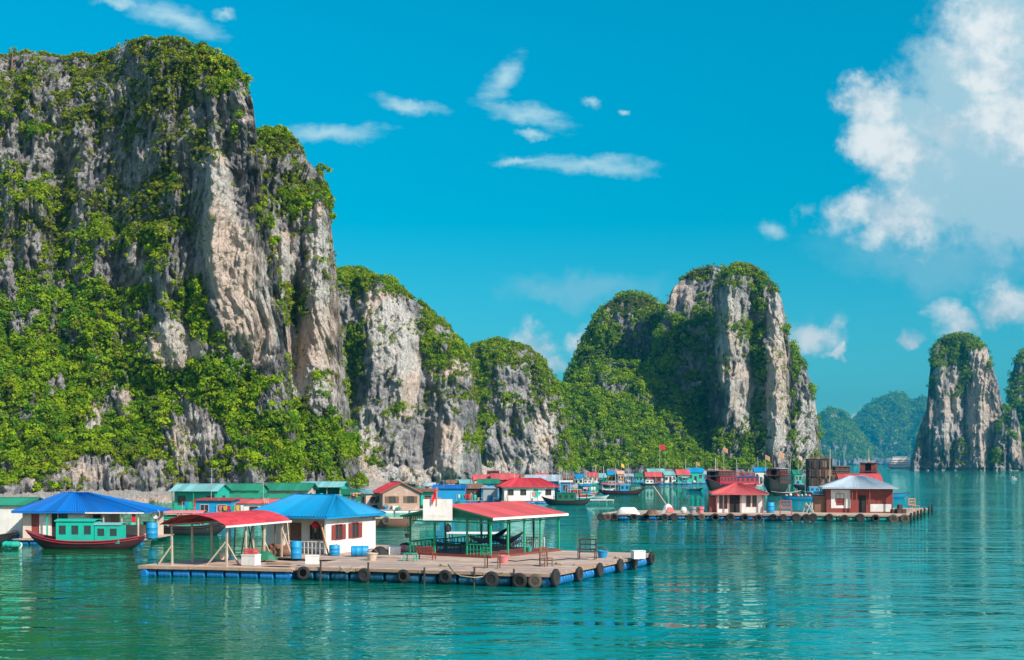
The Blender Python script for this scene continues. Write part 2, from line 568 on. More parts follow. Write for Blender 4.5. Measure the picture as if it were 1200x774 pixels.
    if n_small:
        ws = area * (0.15 + np.clip(flat + 0.1, 0, 1) + dens) * (1 - 0.75 * P) * smooth(-0.25, 0.5, vn + 0.2)
        ws[AZ < 3 * s] = 0
        ws[R - nb + 2:, :] = 0
        pick = RNG.choice(ws.size, n_small, p=ws.ravel() / ws.sum())
        sz = (0.28 + 0.55 * RNG.random(n_small) ** 1.5) * s ** 0.8
        c = V[pick] + N.reshape(-1, 3)[pick] * (sz * 0.3)[:, None]
        bush_mesh('cliff_scrub', c, sz, 26, N.reshape(-1, 3)[pick], np.clip(RNG.normal(.7, .3, n_small), 0, 1), 0.5, 'small dry shrubs dotted over the bare rock')
    if n_bush:
        wgt = (dens ** 1.3 * area)
        wgt[R - nb + 3:, :] = 0
        wgt[R - nb:R - nb + 3] *= 0.5
        wgt = wgt.ravel() / wgt.sum()
        pick = RNG.choice(len(wgt), n_bush, p=wgt)
        Dn = ell(dry, PU, PV).ravel()[pick]
        sz = r_bush[0] + (r_bush[1] - r_bush[0]) * RNG.random(n_bush) ** 2.2
        sz *= 0.55 + 0.45 * dens.ravel()[pick]
        sz *= np.where(Dn > 0.4, 0.46, 1.0)
        c = V[pick] + N.reshape(-1, 3)[pick] * (sz * 0.25)[:, None] + RNG.normal(0, 0.25 * s, (n_bush, 3))
        c[:, 2] = np.maximum(c[:, 2], 1.2)
        bush_mesh('cliff_foliage', c, sz, faces, N.reshape(-1, 3)[pick], Dn, leaf_k, veg_label or 'green shrubs and small trees clinging to the cliff')
    return o


def bush_mesh(name, c, sz, K, nrm, dryv, leaf_k, label):
    n = len(c)
    d = RNG.normal(size=(n, K, 3))
    d /= np.linalg.norm(d, axis=-1, keepdims=True)
    d = d + 0.35 * nrm[:, None, :] + np.array([0, 0, 0.25])
    d /= np.linalg.norm(d, axis=-1, keepdims=True)
    # lumpy crown: a few lobes push the radius in and out
    lob = RNG.normal(size=(n, 5, 3))
    lob /= np.linalg.norm(lob, axis=-1, keepdims=True)
    lb = np.max(np.einsum('nki,nli->nkl', d, lob), axis=-1)
    rad = (0.55 + 0.5 * smooth(0.3, 1.0, lb)) * (0.62 + 0.38 * RNG.random((n, K)) ** 0.6)
    p = c[:, None, :] + d * (rad * sz[:, None])[..., None] * (np.array([1.0, 1.0, 0.85]) * RNG.uniform(0.65, 1.35, (n, 1, 3)))
    nn = d + 0.55 * RNG.normal(size=(n, K, 3))
    nn /= np.linalg.norm(nn, axis=-1, keepdims=True)
    a = np.cross(nn, RNG.normal(size=(n, K, 3)))
    a /= np.maximum(np.linalg.norm(a, axis=-1, keepdims=True), 1e-6)
    b = np.cross(nn, a)
    L = (leaf_k * sz[:, None] * (0.6 + 0.8 * RNG.random((n, K))))[..., None]
    v0 = p - a * L * 0.6
    v1 = p + a * L * 0.45 + b * L * 0.55
    v2 = p + a * L * 0.45 - b * L * 0.55
    V = np.stack([v0, v1, v2], 2).reshape(-1, 3)
    F = np.arange(n * K * 3).reshape(-1, 3)
    tone = np.repeat(np.clip(RNG.normal(0.47, 0.33, n), 0, 1), K) + RNG.normal(0, 0.08, n * K)
    dr = np.repeat(np.clip(dryv + RNG.normal(0, 0.18, n), 0, 1), K)
    o = np_mesh(name, V, F, LEAF, None, {'tone': np.clip(tone, 0, 1), 'dry': dr})
    tag(o, label, 'foliage', kind='stuff')
    return o
# the great cliff on the left of the bay
karst('cliff', 'tall grey limestone cliff with a wooded foot, the biggest of the bay',
      [(-190, 150), (-140, 95), (-60, 74), (0, 70), (40, 63), (75, 68), (110, 66), (128, 62), (150, 52), (178, 46), (200, 45), (240, 56), (270, 69), (288, 88), (297, 118),
       (302, 165), (310, 230), (324, 310), (336, 390), (344, 470), (350, 578)],
      246, 1.1, 430, 60, 18, 14, foot=14, edge=(10, 3), seed=3, rough_px=2.5, tc=0.82,
      leanf=([-190, 120, 190, 250, 380], [60, 46, 22, 10, 6]),
      xrib=((250, 170, 440, 16, 3), (222, 180, 420, 9, -3), (345, 330, 470, 10, -4), (190, 250, 420, 18, 3), (70, 180, 330, 16, -5)),
      pale=((255, 200, 14, 30, .7), (258, 270, 22, 75, .95), (285, 330, 34, 70, .95), (305, 385, 24, 50, .8), (200, 405, 38, 30, .9), (160, 300, 14, 22, .45), (170, 420, 12, 25, .6),
            (150, 545, 70, 30, .3), (60, 560, 60, 22, .35), (228, 510, 40, 30, .45), (108, 495, 12, 24, .7), (145, 470, 10, 22, .6), (230, 150, 40, 40, .25), (288, 125, 14, 30, .4)),
      veg_base=0.10,
      veg=((60, 375, 130, 75, .62), (40, 470, 150, 75, .55), (80, 510, 110, 40, .4), (215, 455, 62, 42, .75), (160, 515, 40, 40, .6), (330, 515, 95, 42, .8), (250, 400, 22, 60, .45), (280, 445, 26, 60, .5),
           (230, 340, 20, 30, .4), (200, 345, 50, 20, .45), (175, 60, 110, 28, .6), (130, 120, 75, 50, .4), (55, 185, 45, 60, .5), (85, 260, 40, 60, .6), (30, 110, 60, 30, .35), (255, 85, 50, 26, .5), (285, 130, 20, 14, .5),
           (180, 170, 70, 70, .22), (20, 290, 60, 60, .35), (160, 230, 60, 60, .12), (230, 240, 40, 40, .08), (290, 470, 40, 40, .5), (355, 540, 40, 22, .6),
           (200, 405, 34, 30, -.7), (260, 270, 40, 90, -.55), (228, 515, 38, 32, -.8), (150, 556, 130, 18, -.5), (65, 448, 12, 17, -.9), (110, 492, 14, 26, -.9), (145, 470, 9, 24, -.7), (285, 340, 40, 70, -.5), (60, 95, 20, 26, -.25), (230, 190, 50, 50, -.12), (-30, 300, 24, 50, -.7), (8, 325, 10, 30, -.8)),
      dry=((110, 90, 170, 70, .7), (180, 190, 110, 90, .75), (40, 220, 90, 60, .35), (30, 290, 80, 40, .4), (140, 545, 120, 30, .3)),
      n_bush=14000, r_bush=(0.38, 1.6), faces=84, n_small=13000, veg_label='lush green shrubs and low trees clothing the tall cliff')
# second buttress behind its shoulder
karst('cliff', 'grey buttress with peach streaks leaning behind the tall cliff',
      [(262, 175), (285, 163), (300, 158), (325, 153), (345, 166), (362, 185), (377, 207), (386, 240), (390, 285), (395, 330), (402, 420), (412, 500), (424, 560), (430, 572)],
      272, 1.1, 330, 50, 10, 10, foot=10, edge=(0, 7), seed=21, rough_px=2.0, tc=0.84,
      xrib=((345, 330, 440, 8, -6), (372, 240, 470, 12, 4), (330, 300, 460, 8, 4)),
      pale=((378, 330, 22, 90, .95), (362, 400, 18, 60, .75), (395, 400, 12, 80, .7), (345, 420, 26, 50, .9), (330, 310, 20, 50, .6), (365, 450, 28, 36, .8), (400, 480, 16, 50, .4), (365, 255, 14, 40, .4)),
      veg_base=0.02,
      veg=((330, 190, 28, 26, .9), (345, 225, 20, 30, .75), (320, 160, 40, 14, .5), (360, 200, 22, 20, .4), (345, 330, 14, 40, .35), (375, 520, 60, 42, .85), (410, 545, 40, 26, .7), (350, 500, 60, 40, .6), (345, 420, 10, 20, .2), (385, 240, 8, 30, .3)),
      dry=((350, 190, 60, 40, .5), (350, 340, 40, 60, .4), (415, 550, 30, 20, .5)),
      n_bush=3400, r_bush=(0.42, 1.4), faces=65, n_small=3000, veg_label='green shrubs on the ledges of the streaked buttress')
# third cliff, lower, running back to the bay
karst('cliff', 'broad grey cliff with a tan scar, sloping down along the shore',
      [(372, 345), (395, 322), (412, 318), (440, 322), (462, 332), (482, 349), (505, 366), (522, 382), (538, 400), (548, 410), (554, 440), (560, 500), (566, 560), (568, 566)],
      400, 1.3, 240, 60, 18, 14, foot=5, edge=(4, 10), s=1.35, seed=33, rough_px=1.8, tc=0.8, relief=0.75,
      xrib=((470, 380, 470, 12, 5), (410, 330, 470, 12, -7), (530, 430, 560, 14, 5), (500, 480, 560, 8, -4)),
      pale=((455, 390, 26, 50, .95), (478, 430, 16, 60, .9), (440, 360, 20, 24, .6), (470, 470, 14, 30, .6), (525, 430, 14, 14, .75), (430, 520, 12, 60, .7), (530, 530, 14, 40, .8), (515, 530, 8, 50, .6), (455, 530, 30, 30, .35), (545, 440, 10, 12, .5)),
      veg_base=0.0,
      veg_shift=-.26, veg=((415, 325, 32, 12, .75), (455, 332, 40, 12, .65), (492, 358, 30, 14, .55, ), (500, 385, 9, 40, .5), (418, 400, 12, 70, .8), (460, 478, 22, 16, .6), (520, 400, 30, 16, .5), (545, 415, 14, 10, .5), (500, 410, 8, 40, .4), (420, 545, 40, 22, .6), (540, 470, 10, 20, .3)),
      dry=((490, 365, 50, 30, .4),),
      n_bush=3000, r_bush=(0.5, 1.5), faces=60, n_small=3500, veg_label='shrubs along the crest and gullies of the sloping cliff')
# fourth, small mound
karst('cliff', 'low rounded grey crag with wooded gullies at the end of the shore cliffs',
      [(524, 470), (540, 428), (552, 408), (566, 402), (584, 400), (602, 405), (618, 408), (632, 420), (645, 440), (656, 456), (664, 490), (670, 545), (674, 562)],
      520, 1.3, 170, 60, 14, 14, foot=5, edge=(6, 10), s=1.7, seed=45, rough_px=1.8, tc=0.75, relief=0.75,
      pale=((620, 510, 40, 30, .3), (640, 500, 12, 40, .4), (565, 410, 8, 20, .4), (600, 545, 50, 10, .45)),
      veg_shift=-.26, veg_base=0.05,
      veg=((590, 430, 34, 24, .6), (640, 440, 26, 22, .6), (562, 480, 18, 60, .8), (552, 530, 18, 28, .7), (575, 410, 30, 10, .4), (655, 470, 14, 30, .6), (665, 530, 20, 30, .7), (615, 455, 30, 30, .25), (585, 485, 16, 30, .3)),
      dry=((620, 420, 40, 20, .4),),
      n_bush=2300, r_bush=(0.6, 1.8), faces=55, n_small=2500, veg_label='dark green shrubs in the gullies of the low crag')
# the middle massif
karst('cliff', 'dark wooded hump on the far side of the middle massif',
      [(628, 500), (645, 470), (662, 448), (672, 428), (682, 402), (694, 378), (706, 360), (722, 350), (745, 346), (765, 349), (778, 358), (790, 380), (805, 430), (815, 562)],
      745, 1.4, 170, 80, 26, 30, foot=10, edge=(10, 10), s=2.3, seed=52, rough_px=1.6, tc=0.7, relief=0.7, mat=ROCK_FAR,
      pale=((768, 362, 10, 14, .5), (690, 400, 14, 20, .2)), veg_base=0.8,
      veg=((735, 380, 40, 30, .1), (775, 362, 9, 14, -.4), (695, 385, 12, 14, -.1), (720, 470, 90, 60, .4)),
      dry=((735, 358, 40, 12, .5),), n_bush=4600, r_bush=(1.1, 2.8), faces=42, veg_label='dense trees covering the dark hump of the middle massif')
karst('cliff', 'grey crown of the middle massif standing in the tower shadow',
      [(735, 520), (755, 450), (768, 410), (778, 362), (786, 342), (796, 330), (812, 317), (832, 311), (846, 317), (858, 335), (868, 420), (875, 562)],
      700, 1.4, 180, 80, 22, 22, foot=10, edge=(12, 8), s=2.2, seed=61, rough_px=1.6, tc=0.75, relief=0.7, mat=ROCK_FAR,
      pale=((800, 345, 16, 18, .45), (785, 360, 8, 16, .4)), veg_base=0.45,
      veg=((815, 320, 30, 9, .5), (770, 450, 40, 60, .4), (810, 400, 30, 60, .2), (798, 348, 18, 22, -.7), (780, 390, 12, 20, -.3)),
      dry=((815, 318, 36, 10, .6),), n_bush=4200, r_bush=(1.1, 2.7), faces=42, veg_label='trees and shrubs on the shaded crown of the middle massif')
karst('cliff', 'sunlit pale limestone tower with red brown streaks, tallest of the middle massif',
      [(826, 540), (834, 420), (838, 350), (843, 322), (856, 313), (872, 309), (888, 314), (898, 326), (908, 337), (916, 350), (921, 375), (926, 410), (931, 470), (936, 540), (938, 562)],
      662, 1.0, 220, 55, 5, 16, foot=8, edge=(12, 8), s=1.9, seed=74, rough_px=1.4, tc=0.88, relief=0.8, mat=ROCK_FAR,
      xrib=((855, 340, 500, 9, 7), (882, 360, 480, 7, -7), (910, 370, 530, 9, 6)),
      pale=((855, 400, 14, 75, .55), (870, 470, 14, 40, .9), (912, 440, 14, 110, 1.0), (898, 500, 16, 40, .6), (880, 400, 18, 60, .35), (905, 370, 8, 30, .6), (842, 400, 7, 60, .4)),
      veg_base=0.0,
      veg=((872, 316, 36, 9, .9), (865, 350, 12, 20, .4), (888, 370, 10, 60, .75), (890, 440, 10, 50, .75), (848, 490, 12, 40, .5), (885, 510, 18, 30, .7), (870, 385, 10, 20, .4), (860, 530, 40, 20, .8), (920, 360, 8, 30, .3)),
      dry=((872, 314, 36, 8, .4),), n_bush=1700, r_bush=(0.9, 2.3), faces=42, n_small=900, veg_label='shrubs in the clefts and on top of the pale tower')
karst('cliff', 'pale lower shoulder of the middle massif beside the tower',
      [(908, 420), (920, 405), (930, 404), (938, 418), (945, 432), (951, 450), (956, 474), (960, 505), (963, 535), (966, 556)],
      668, 1.0, 160, 45, 6, 14, foot=2, edge=(5, 10), s=1.8, seed=83, rough_px=1.4, tc=0.8, relief=0.7, mat=ROCK_FAR,
      pale=((948, 505, 18, 42, 1.0), (940, 450, 12, 20, .3)), veg_base=0.05,
      veg=((935, 420, 16, 30, .9), (926, 480, 9, 60, .8), (950, 455, 7, 16, .5), (925, 540, 14, 20, .8)),
      n_bush=700, r_bush=(0.9, 2.2), faces=42, veg_label='shrubs on the shoulder beside the pale tower')
karst('hill', 'steep slope of bright green forest at the foot of the middle massif',
      [(618, 550), (640, 474), (658, 456), (680, 440), (712, 424), (745, 428), (775, 445), (805, 468), (835, 492), (860, 508), (900, 518), (925, 530), (942, 543), (950, 556)],
      640, 1.5, 120, 40, 62, 4, foot=4, edge=(8, 8), s=2.0, seed=91, rough_px=2.0, tc=0.7, relief=0.8, mat=ROCK_FAR, rib=0.6,
      veg_base=0.95, veg=(), pale=(), n_bush=7500, r_bush=(1.1, 2.8), faces=45, veg_label='bright green forest on the slope below the pale tower')
# the tower on the right and its neighbours
karst('cliff', 'sheer limestone tower rising alone from open water',
      [(1065, 553), (1070, 530), (1078, 500), (1086, 478), (1089, 440), (1093, 408), (1104, 396), (1125, 391), (1144, 396), (1157, 409), (1163, 430), (1170, 452), (1176, 480), (1177, 520), (1176, 553)],
      1170, 0.8, 200, 70, 12, 22, foot=6, edge=(14, 12), s=3.0, seed=105, rough_px=1.0, tc=0.85, relief=0.75, mat=ROCK_VFAR,
      xrib=((1105, 430, 550, 9, 5), (1128, 410, 550, 7, -4), (1150, 420, 550, 9, 6)),
      pale=((1098, 500, 18, 45, .45), (1148, 480, 16, 80, .75), (1118, 470, 10, 50, .45), (1100, 440, 6, 25, .6), (1165, 480, 10, 50, .4), (1152, 415, 8, 14, .6)),
      veg_base=0.0,
      veg=((1125, 402, 32, 16, .9), (1130, 440, 10, 30, .8), (1112, 425, 18, 26, .5), (1090, 470, 10, 20, .6), (1094, 430, 5, 30, .5), (1128, 500, 8, 40, .4), (1160, 420, 7, 20, .4), (1172, 455, 5, 10, .5)),
      n_bush=1700, r_bush=(1.0, 2.8), faces=40, veg_label='dark shrubs capping the lone limestone tower')
karst('cliff', 'small spur of grey rock at the base of the lone tower',
      [(1164, 520), (1172, 498), (1180, 482), (1190, 480), (1195, 500), (1199, 530), (1202, 553)],
      1150, 1.0, 90, 50, 8, 10, edge=(8, 8), s=2.6, seed=112, rough_px=1.0, relief=0.7, mat=ROCK_VFAR,
      pale=((1192, 520, 8, 30, .5),), veg_base=0.25, veg=((1176, 500, 10, 22, .5),), n_bush=300, r_bush=(1.8, 3.6), faces=45, veg_label='shrubs on the small rock spur')
karst('hill', 'dark wooded islet at the edge of the bay',
      [(1176, 553), (1181, 500), (1184, 450), (1188, 430), (1196, 414), (1215, 400), (1260, 395), (1310, 430), (1340, 553)],
      1420, 1.5, 110, 90, 30, 30, edge=(20, 20), s=3.6, seed=121, rough_px=1.0, tc=0.7, relief=0.8, mat=ROCK_VFAR,
      veg_base=1.2, n_bush=3500, r_bush=(2, 5), faces=36, veg_label='dark trees covering the islet at the edge of the bay')
# blue hills far across the bay
karst('hill', 'hazy blue rounded hill far across the bay, the lower one',
      [(925, 546), (945, 512), (962, 489), (973, 481), (984, 482), (993, 490), (1003, 505), (1014, 520), (1024, 546)],
      5000, 1.2, 80, 400, 180, 120, edge=(120, 120), s=13, seed=131, rough_px=0.8, tc=0.6, relief=0.8, mat=ROCK_VFAR,
      veg_base=0.75, n_bush=2200, r_bush=(9, 18), faces=30, veg_label='forest on the lower far hill')
karst('hill', 'hazy blue broad hill far across the bay, the higher one',
      [(975, 546), (990, 515), (1002, 492), (1015, 480), (1030, 470), (1045, 463), (1056, 464), (1066, 472), (1078, 470), (1090, 468), (1105, 478), (1125, 500), (1150, 546)],
      6000, 1.2, 90, 500, 220, 140, edge=(140, 140), s=15, seed=141, rough_px=0.8, tc=0.6, relief=0.8, mat=ROCK_VFAR,
      veg_base=0.8, n_bush=3000, r_bush=(10, 20), faces=30, veg_label='forest on the higher far hill')

# ------------------------------------------------------------------ sea air
def haze_box():
    m = bpy.data.materials.new('sea_haze')
    m.use_nodes = True
    t = NT(m.node_tree)
    t.n.remove(t.n['Principled BSDF'])
    v = t.new('ShaderNodeVolumePrincipled')
    v.inputs['Color'].default_value = (0.0, 0.37, 0.60, 1)
    v.inputs['Density'].default_value = 0.000125
    v.inputs['Anisotropy'].default_value = 0.0
    t.l.new(v.outputs[0], t.n['Material Output'].inputs['Volume'])
    x0, x1, y0, y1, z0, z1 = -5100, 5100, -400, 7600, -3.5, 400
    V = np.array([[x, y, z] for x in (x0, x1) for y in (y0, y1) for z in (z0, z1)], float)
    F = np.array([[0, 1, 3, 2], [4, 6, 7, 5], [0, 4, 5, 1], [2, 3, 7, 6], [0, 2, 6, 4], [1, 5, 7, 3]])
    o = np_mesh('haze', V, F, m)
    tag(o, 'thin bluish sea haze over the whole bay', 'haze', kind='stuff')


haze_box()

# ================================================================== building blocks for the floating village
class MB:
    """Collects shapes into one mesh; every shape gets a tone that the material may use."""
    def __init__(self):
        self.v, self.f, self.t = [], [], []

    def add(self, vs, fs, tone=None):
        b = len(self.v)
        self.v += [tuple(q) for q in vs]
        tn = random.random() if tone is None else tone
        for f in fs:
            self.f.append(tuple(b + i for i in f))
            self.t.append(tn)
        return self

    def box(self, c, s, rz=0.0, tone=None):
        x, y, z = c
        hx, hy, hz = s[0] / 2, s[1] / 2, s[2] / 2
        cr, sr = math.cos(rz), math.sin(rz)
        vs = [(x + a * hx * cr - b * hy * sr, y + a * hx * sr + b * hy * cr, z + d * hz) for d in (-1, 1) for b in (-1, 1) for a in (-1, 1)]
        return self.add(vs, [(0, 2, 3, 1), (4, 5, 7, 6), (0, 1, 5, 4), (2, 6, 7, 3), (0, 4, 6, 2), (1, 3, 7, 5)], tone)

    def bar(self, p, q, w, h=None, tone=None):
        h = h or w
        p, q = Vector(p), Vector(q)
        d = (q - p).normalized()
        up = Vector((0, 0, 1)) if abs(d.z) < 0.95 else Vector((0, 1, 0))
        a = d.cross(up).normalized() * (w / 2)
        b = a.cross(d).normalized() * (h / 2)
        vs = [p - a - b, p + a - b, p + a + b, p - a + b, q - a - b, q + a - b, q + a + b, q - a + b]
        return self.add(vs, [(0, 1, 2, 3), (7, 6, 5, 4), (0, 4, 5, 1), (1, 5, 6, 2), (2, 6, 7, 3), (3, 7, 4, 0)], tone)

    def tube(self, p, q, r, n=8, r2=None, tone=None):
        return self.path([p, q], r, n, r2, tone)

    def path(self, pts, r, n=6, r2=None, tone=None):
        pts = [Vector(p) for p in pts]
        vs, fs = [], []
        m = len(pts)
        for i, p in enumerate(pts):
            d = (pts[min(i + 1, m - 1)] - pts[max(i - 1, 0)]).normalized()
            up = Vector((0, 0, 1)) if abs(d.z) < 0.95 else Vector((0, 1, 0))
            a = d.cross(up).normalized()
            b = a.cross(d)
            rr = r if r2 is None else r + (r2 - r) * i / (m - 1)
            vs += [p + (a * math.cos(k * math.tau / n) + b * math.sin(k * math.tau / n)) * rr for k in range(n)]
        for i in range(m - 1):
            for k in range(n):
                fs.append((i * n + k, i * n + (k + 1) % n, (i + 1) * n + (k + 1) % n, (i + 1) * n + k))
        fs.append(tuple(range(n))[::-1])
        fs.append(tuple((m - 1) * n + k for k in range(n)))
        return self.add(vs, fs, tone)

    def lathe(self, prof, c=(0, 0, 0), n=14, axis='z', tone=None):
        vs, fs = [], []
        m = len(prof)
        for (r, h) in prof:
            for k in range(n):
                a = k * math.tau / n
                x, y = r * math.cos(a), r * math.sin(a)
                q = {'z': (x, y, h), 'x': (h, x, y), 'y': (x, h, y)}[axis]
                vs.append((c[0] + q[0], c[1] + q[1], c[2] + q[2]))
        for i in range(m - 1):
            for k in range(n):
                fs.append((i * n + k, i * n + (k + 1) % n, (i + 1) * n + (k + 1) % n, (i + 1) * n + k))
        if prof[0][0] > 1e-4:
            fs.append(tuple(range(n))[::-1])
        if prof[-1][0] > 1e-4:
            fs.append(tuple((m - 1) * n + k for k in range(n)))
        return self.add(vs, fs, tone)

    def prism(self, pts, off, tone=None):
        """Any flat outline pushed along a vector."""
        n = len(pts)
        off = Vector(off)
        vs = [Vector(p) for p in pts] + [Vector(p) + off for p in pts]
        fs = [tuple(range(n))[::-1], tuple(range(n, 2 * n))] + [(i, (i + 1) % n, n + (i + 1) % n, n + i) for i in range(n)]
        return self.add(vs, fs, tone)

    def sheet(self, a, b, c, d, pitch=0.22, amp=0.025, th=0.03, tone=None):
        """Corrugated sheets on the quad a-b (eave) d-c (ridge); ribs run from eave to ridge, a metre per sheet."""
        a, b, c, d = map(Vector, (a, b, c, d))
        W = (b - a).length
        npan = max(1, min(40, round(W / 0.95)))
        nrm = (b - a).cross(d - a)
        nrm = nrm.normalized() if nrm.length > 1e-9 else Vector((0, 0, 1))
        n = max(2, min(24, int(W / npan / pitch * 4)))
        for pnl in range(npan):
            vs, fs = [], []
            lift = random.uniform(0, .012) if npan > 1 else 0
            sag = random.uniform(-.03, .03) if npan > 2 and (a - d).length > 1 else 0
            for i in range(n + 1):
                s = (pnl + i / n) / npan
                o = nrm * (amp * math.sin(i * math.pi / 2) + lift)
                e = (a - d).normalized() * sag if (a - d).length > 1e-6 else Vector((0, 0, 0))
                lo, hi = a.lerp(b, s) + o + e, d.lerp(c, s) + o
                vs += [lo, hi, lo - nrm * th, hi - nrm * th]
            for i in range(n):
                p, q = i * 4, i * 4 + 4
                fs += [(p, q, q + 1, p + 1), (p + 3, q + 3, q + 2, p + 2), (p, p + 2, q + 2, q), (p + 1, q + 1, q + 3, p + 3)]
            fs += [(0, 1, 3, 2), (4 * n, 4 * n + 2, 4 * n + 3, 4 * n + 1)]
            self.add(vs, fs, random.random() ** 1.6)
        return self

    def build(self, name, mat, parent=None, loc=None, rz=0.0, smooth_=False):
        me = bpy.data.meshes.new(name)
        me.from_pydata(self.v, [], self.f)
        at_ = me.attributes.new('tone', 'FLOAT', 'FACE')
        at_.data.foreach_set('value', self.t)
        if smooth_:
            me.polygons.foreach_set('use_smooth', [True] * len(me.polygons))
            me.set_sharp_from_angle(angle=math.radians(40))
        me.materials.append(mat)
        o = bpy.data.objects.new(name, me)
        COL.objects.link(o)
        if parent:
            o.parent = parent
        if loc is not None:
            o.location = loc
        if rz:
            o.rotation_euler.z = rz
        return o


def thing(name, label, cat, loc=(0, 0, 0), rz=0.0, group=None):
    o = bpy.data.objects.new(name, None)
    COL.objects.link(o)
    o.empty_display_size = 0.3
    o.location = loc
    o.rotation_euler.z = rz
    return tag(o, label, cat, group)


def dup(root, loc, rz=None, label=None, scale=None):
    """A copy of a thing with copies of its parts and their sub-parts."""
    r = root.copy()
    COL.objects.link(r)
    r.location = loc
    if rz is not None:
        r.rotation_euler.z = rz
    if scale:
        r.scale = scale
    if label:
        r['label'] = label
    for ch in list(root.children):
        c = ch.copy()
        COL.objects.link(c)
        c.parent = r
        for g in list(ch.children):
            d = g.copy()
            COL.objects.link(d)
            d.parent = c
    return r


R = math.radians
MATS = {}


def paint(key, col, rough=0.6, dirt=0.35, grime=(0.10, 0.085, 0.06), tonev=0.0, scale=1.0):
    if key in MATS:
        return MATS[key]
    m, t, p = mat_base(key)
    g = t.new('ShaderNodeTexCoord')
    pos = g.outputs['Object']
    n = t.noise(t.mapping(pos, scale=(2.2 * scale, 2.2 * scale, 0.6 * scale)), 1.0, 5, 0.65)
    n2 = t.noise(pos, 0.7 * scale, 3, 0.55)
    c = t.mix(t.math('MULTIPLY', t.ramp(n, 0.50, 0.78), dirt), (*col, 1), (*grime, 1))
    dull = tuple(min(1, q * 0.72 + 0.02) for q in col)
    c = t.mix(t.ramp(n2, 0.35, 0.7, 0, 0.7), c, dull)
    if tonev:
        a = t.new('ShaderNodeAttribute', attribute_name='tone')
        c = t.mix(t.math('MULTIPLY', a.outputs['Fac'], tonev), c, tuple(q * 0.45 for q in col))
    t.put(p.inputs['Base Color'], c)
    p.inputs['Roughness'].default_value = rough
    p.inputs['Specular IOR Level'].default_value = 0.35
    MATS[key] = m
    return m


def wood(key, col, tonev=0.6):
    if key in MATS:
        return MATS[key]
    m, t, p = mat_base(key)
    g = t.new('ShaderNodeTexCoord')
    n = t.noise(t.mapping(g.outputs['Object'], scale=(1.0, 7, 7)), 1.2, 5, 0.65)
    n2 = t.noise(g.outputs['Object'], 0.8, 4, 0.6)
    a = t.new('ShaderNodeAttribute', attribute_name='tone')
    c = t.mix(t.math('MULTIPLY', a.outputs['Fac'], tonev), col, tuple(q * 0.45 for q in col))
    c = t.mix(t.ramp(n, 0.45, 0.75, 0, 0.6), c, tuple(q * 0.4 for q in col))
    c = t.mix(t.ramp(n2, 0.5, 0.7, 0, 0.5), c, tuple(min(1, q * 1.35 + 0.03) for q in col))
    t.put(p.inputs['Base Color'], c)
    p.inputs['Roughness'].default_value = 0.85
    MATS[key] = m
    return m


M_WHITE = paint('white_wall_paint', (0.76, 0.72, 0.67), 0.7, 0.42, grime=(0.30, 0.25, 0.19))
M_CREAM = paint('cream_wall_paint', (0.70, 0.56, 0.46), 0.7, 0.45, grime=(0.26, 0.19, 0.13))
M_PEACH = paint('peach_wall_paint', (0.62, 0.40, 0.32), 0.7, 0.5, grime=(0.20, 0.12, 0.08))
M_BLUEROOF = paint('blue_roof_sheet', (0.000, 0.27, 0.55), 0.5, 0.28, tonev=0.6)
M_ROYAL = paint('royal_blue_roof_sheet', (0.000, 0.15, 0.52), 0.5, 0.28, tonev=0.6)
M_REDROOF = paint('red_roof_sheet', (0.62, 0.045, 0.060), 0.55, 0.22, grime=(0.30, 0.10, 0.09), tonev=0.6)
M_PINKROOF = paint('faded_red_roof_sheet', (0.62, 0.10, 0.105), 0.6, 0.5, grime=(0.38, 0.19, 0.15), tonev=0.6)
M_GREEN = paint('green_paint', (0.012, 0.33, 0.16), 0.5, 0.45, grime=(0.02, 0.10, 0.06))
M_DGREEN = paint('dark_green_paint', (0.004, 0.15, 0.075), 0.6, 0.3)
M_TURQ = paint('turquoise_paint', (0.008, 0.42, 0.31), 0.55, 0.5, grime=(0.03, 0.14, 0.11))
M_TEALROOF = paint('pale_teal_roof_sheet', (0.20, 0.48, 0.48), 0.55, 0.5, grime=(0.22, 0.20, 0.16), tonev=0.6)
M_GREENROOF = paint('green_roof_sheet', (0.018, 0.24, 0.14), 0.55, 0.55, grime=(0.12, 0.13, 0.08), tonev=0.6)
M_GREYROOF = paint('pale_grey_roof_sheet', (0.42, 0.50, 0.57), 0.45, 0.25, tonev=0.6)
M_BLUE = paint('bright_blue_paint', (0.005, 0.26, 0.52), 0.5, 0.3)
M_DRUM = paint('blue_plastic', (0.004, 0.19, 0.50), 0.4, 0.35, tonev=0.6)
M_DIRTYDRUM = paint('dirty_blue_plastic', (0.010, 0.13, 0.24), 0.5, 0.8, grime=(0.05, 0.05, 0.045), tonev=0.8)
M_GDRUM = paint('turquoise_plastic', (0.02, 0.42, 0.37), 0.4, 0.35, tonev=0.6)
M_BROWNRED = paint('red_brown_paint', (0.26, 0.045, 0.035), 0.6, 0.3)
M_MAROON = paint('maroon_hull_paint', (0.045, 0.011, 0.018), 0.5, 0.4)
M_BOATRED = paint('red_boat_paint', (0.36, 0.016, 0.035), 0.5, 0.3)
M_DARK = paint('dark_hull_tar', (0.022, 0.020, 0.022), 0.6, 0.3)
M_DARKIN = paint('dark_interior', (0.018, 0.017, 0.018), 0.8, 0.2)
M_GLASS = paint('window_glass', (0.03, 0.045, 0.05), 0.12, 0.1)
M_RED = paint('red_cloth', (0.62, 0.01, 0.02), 0.8, 0.1)
M_YELLOW = paint('yellow_paint', (0.62, 0.40, 0.06), 0.6, 0.2)
M_PINK = paint('pink_tarp', (0.68, 0.20, 0.22), 0.7, 0.25)
M_RUBBER = paint('tyre_rubber', (0.024, 0.022, 0.021), 0.85, 0.4, grime=(0.11, 0.09, 0.07))
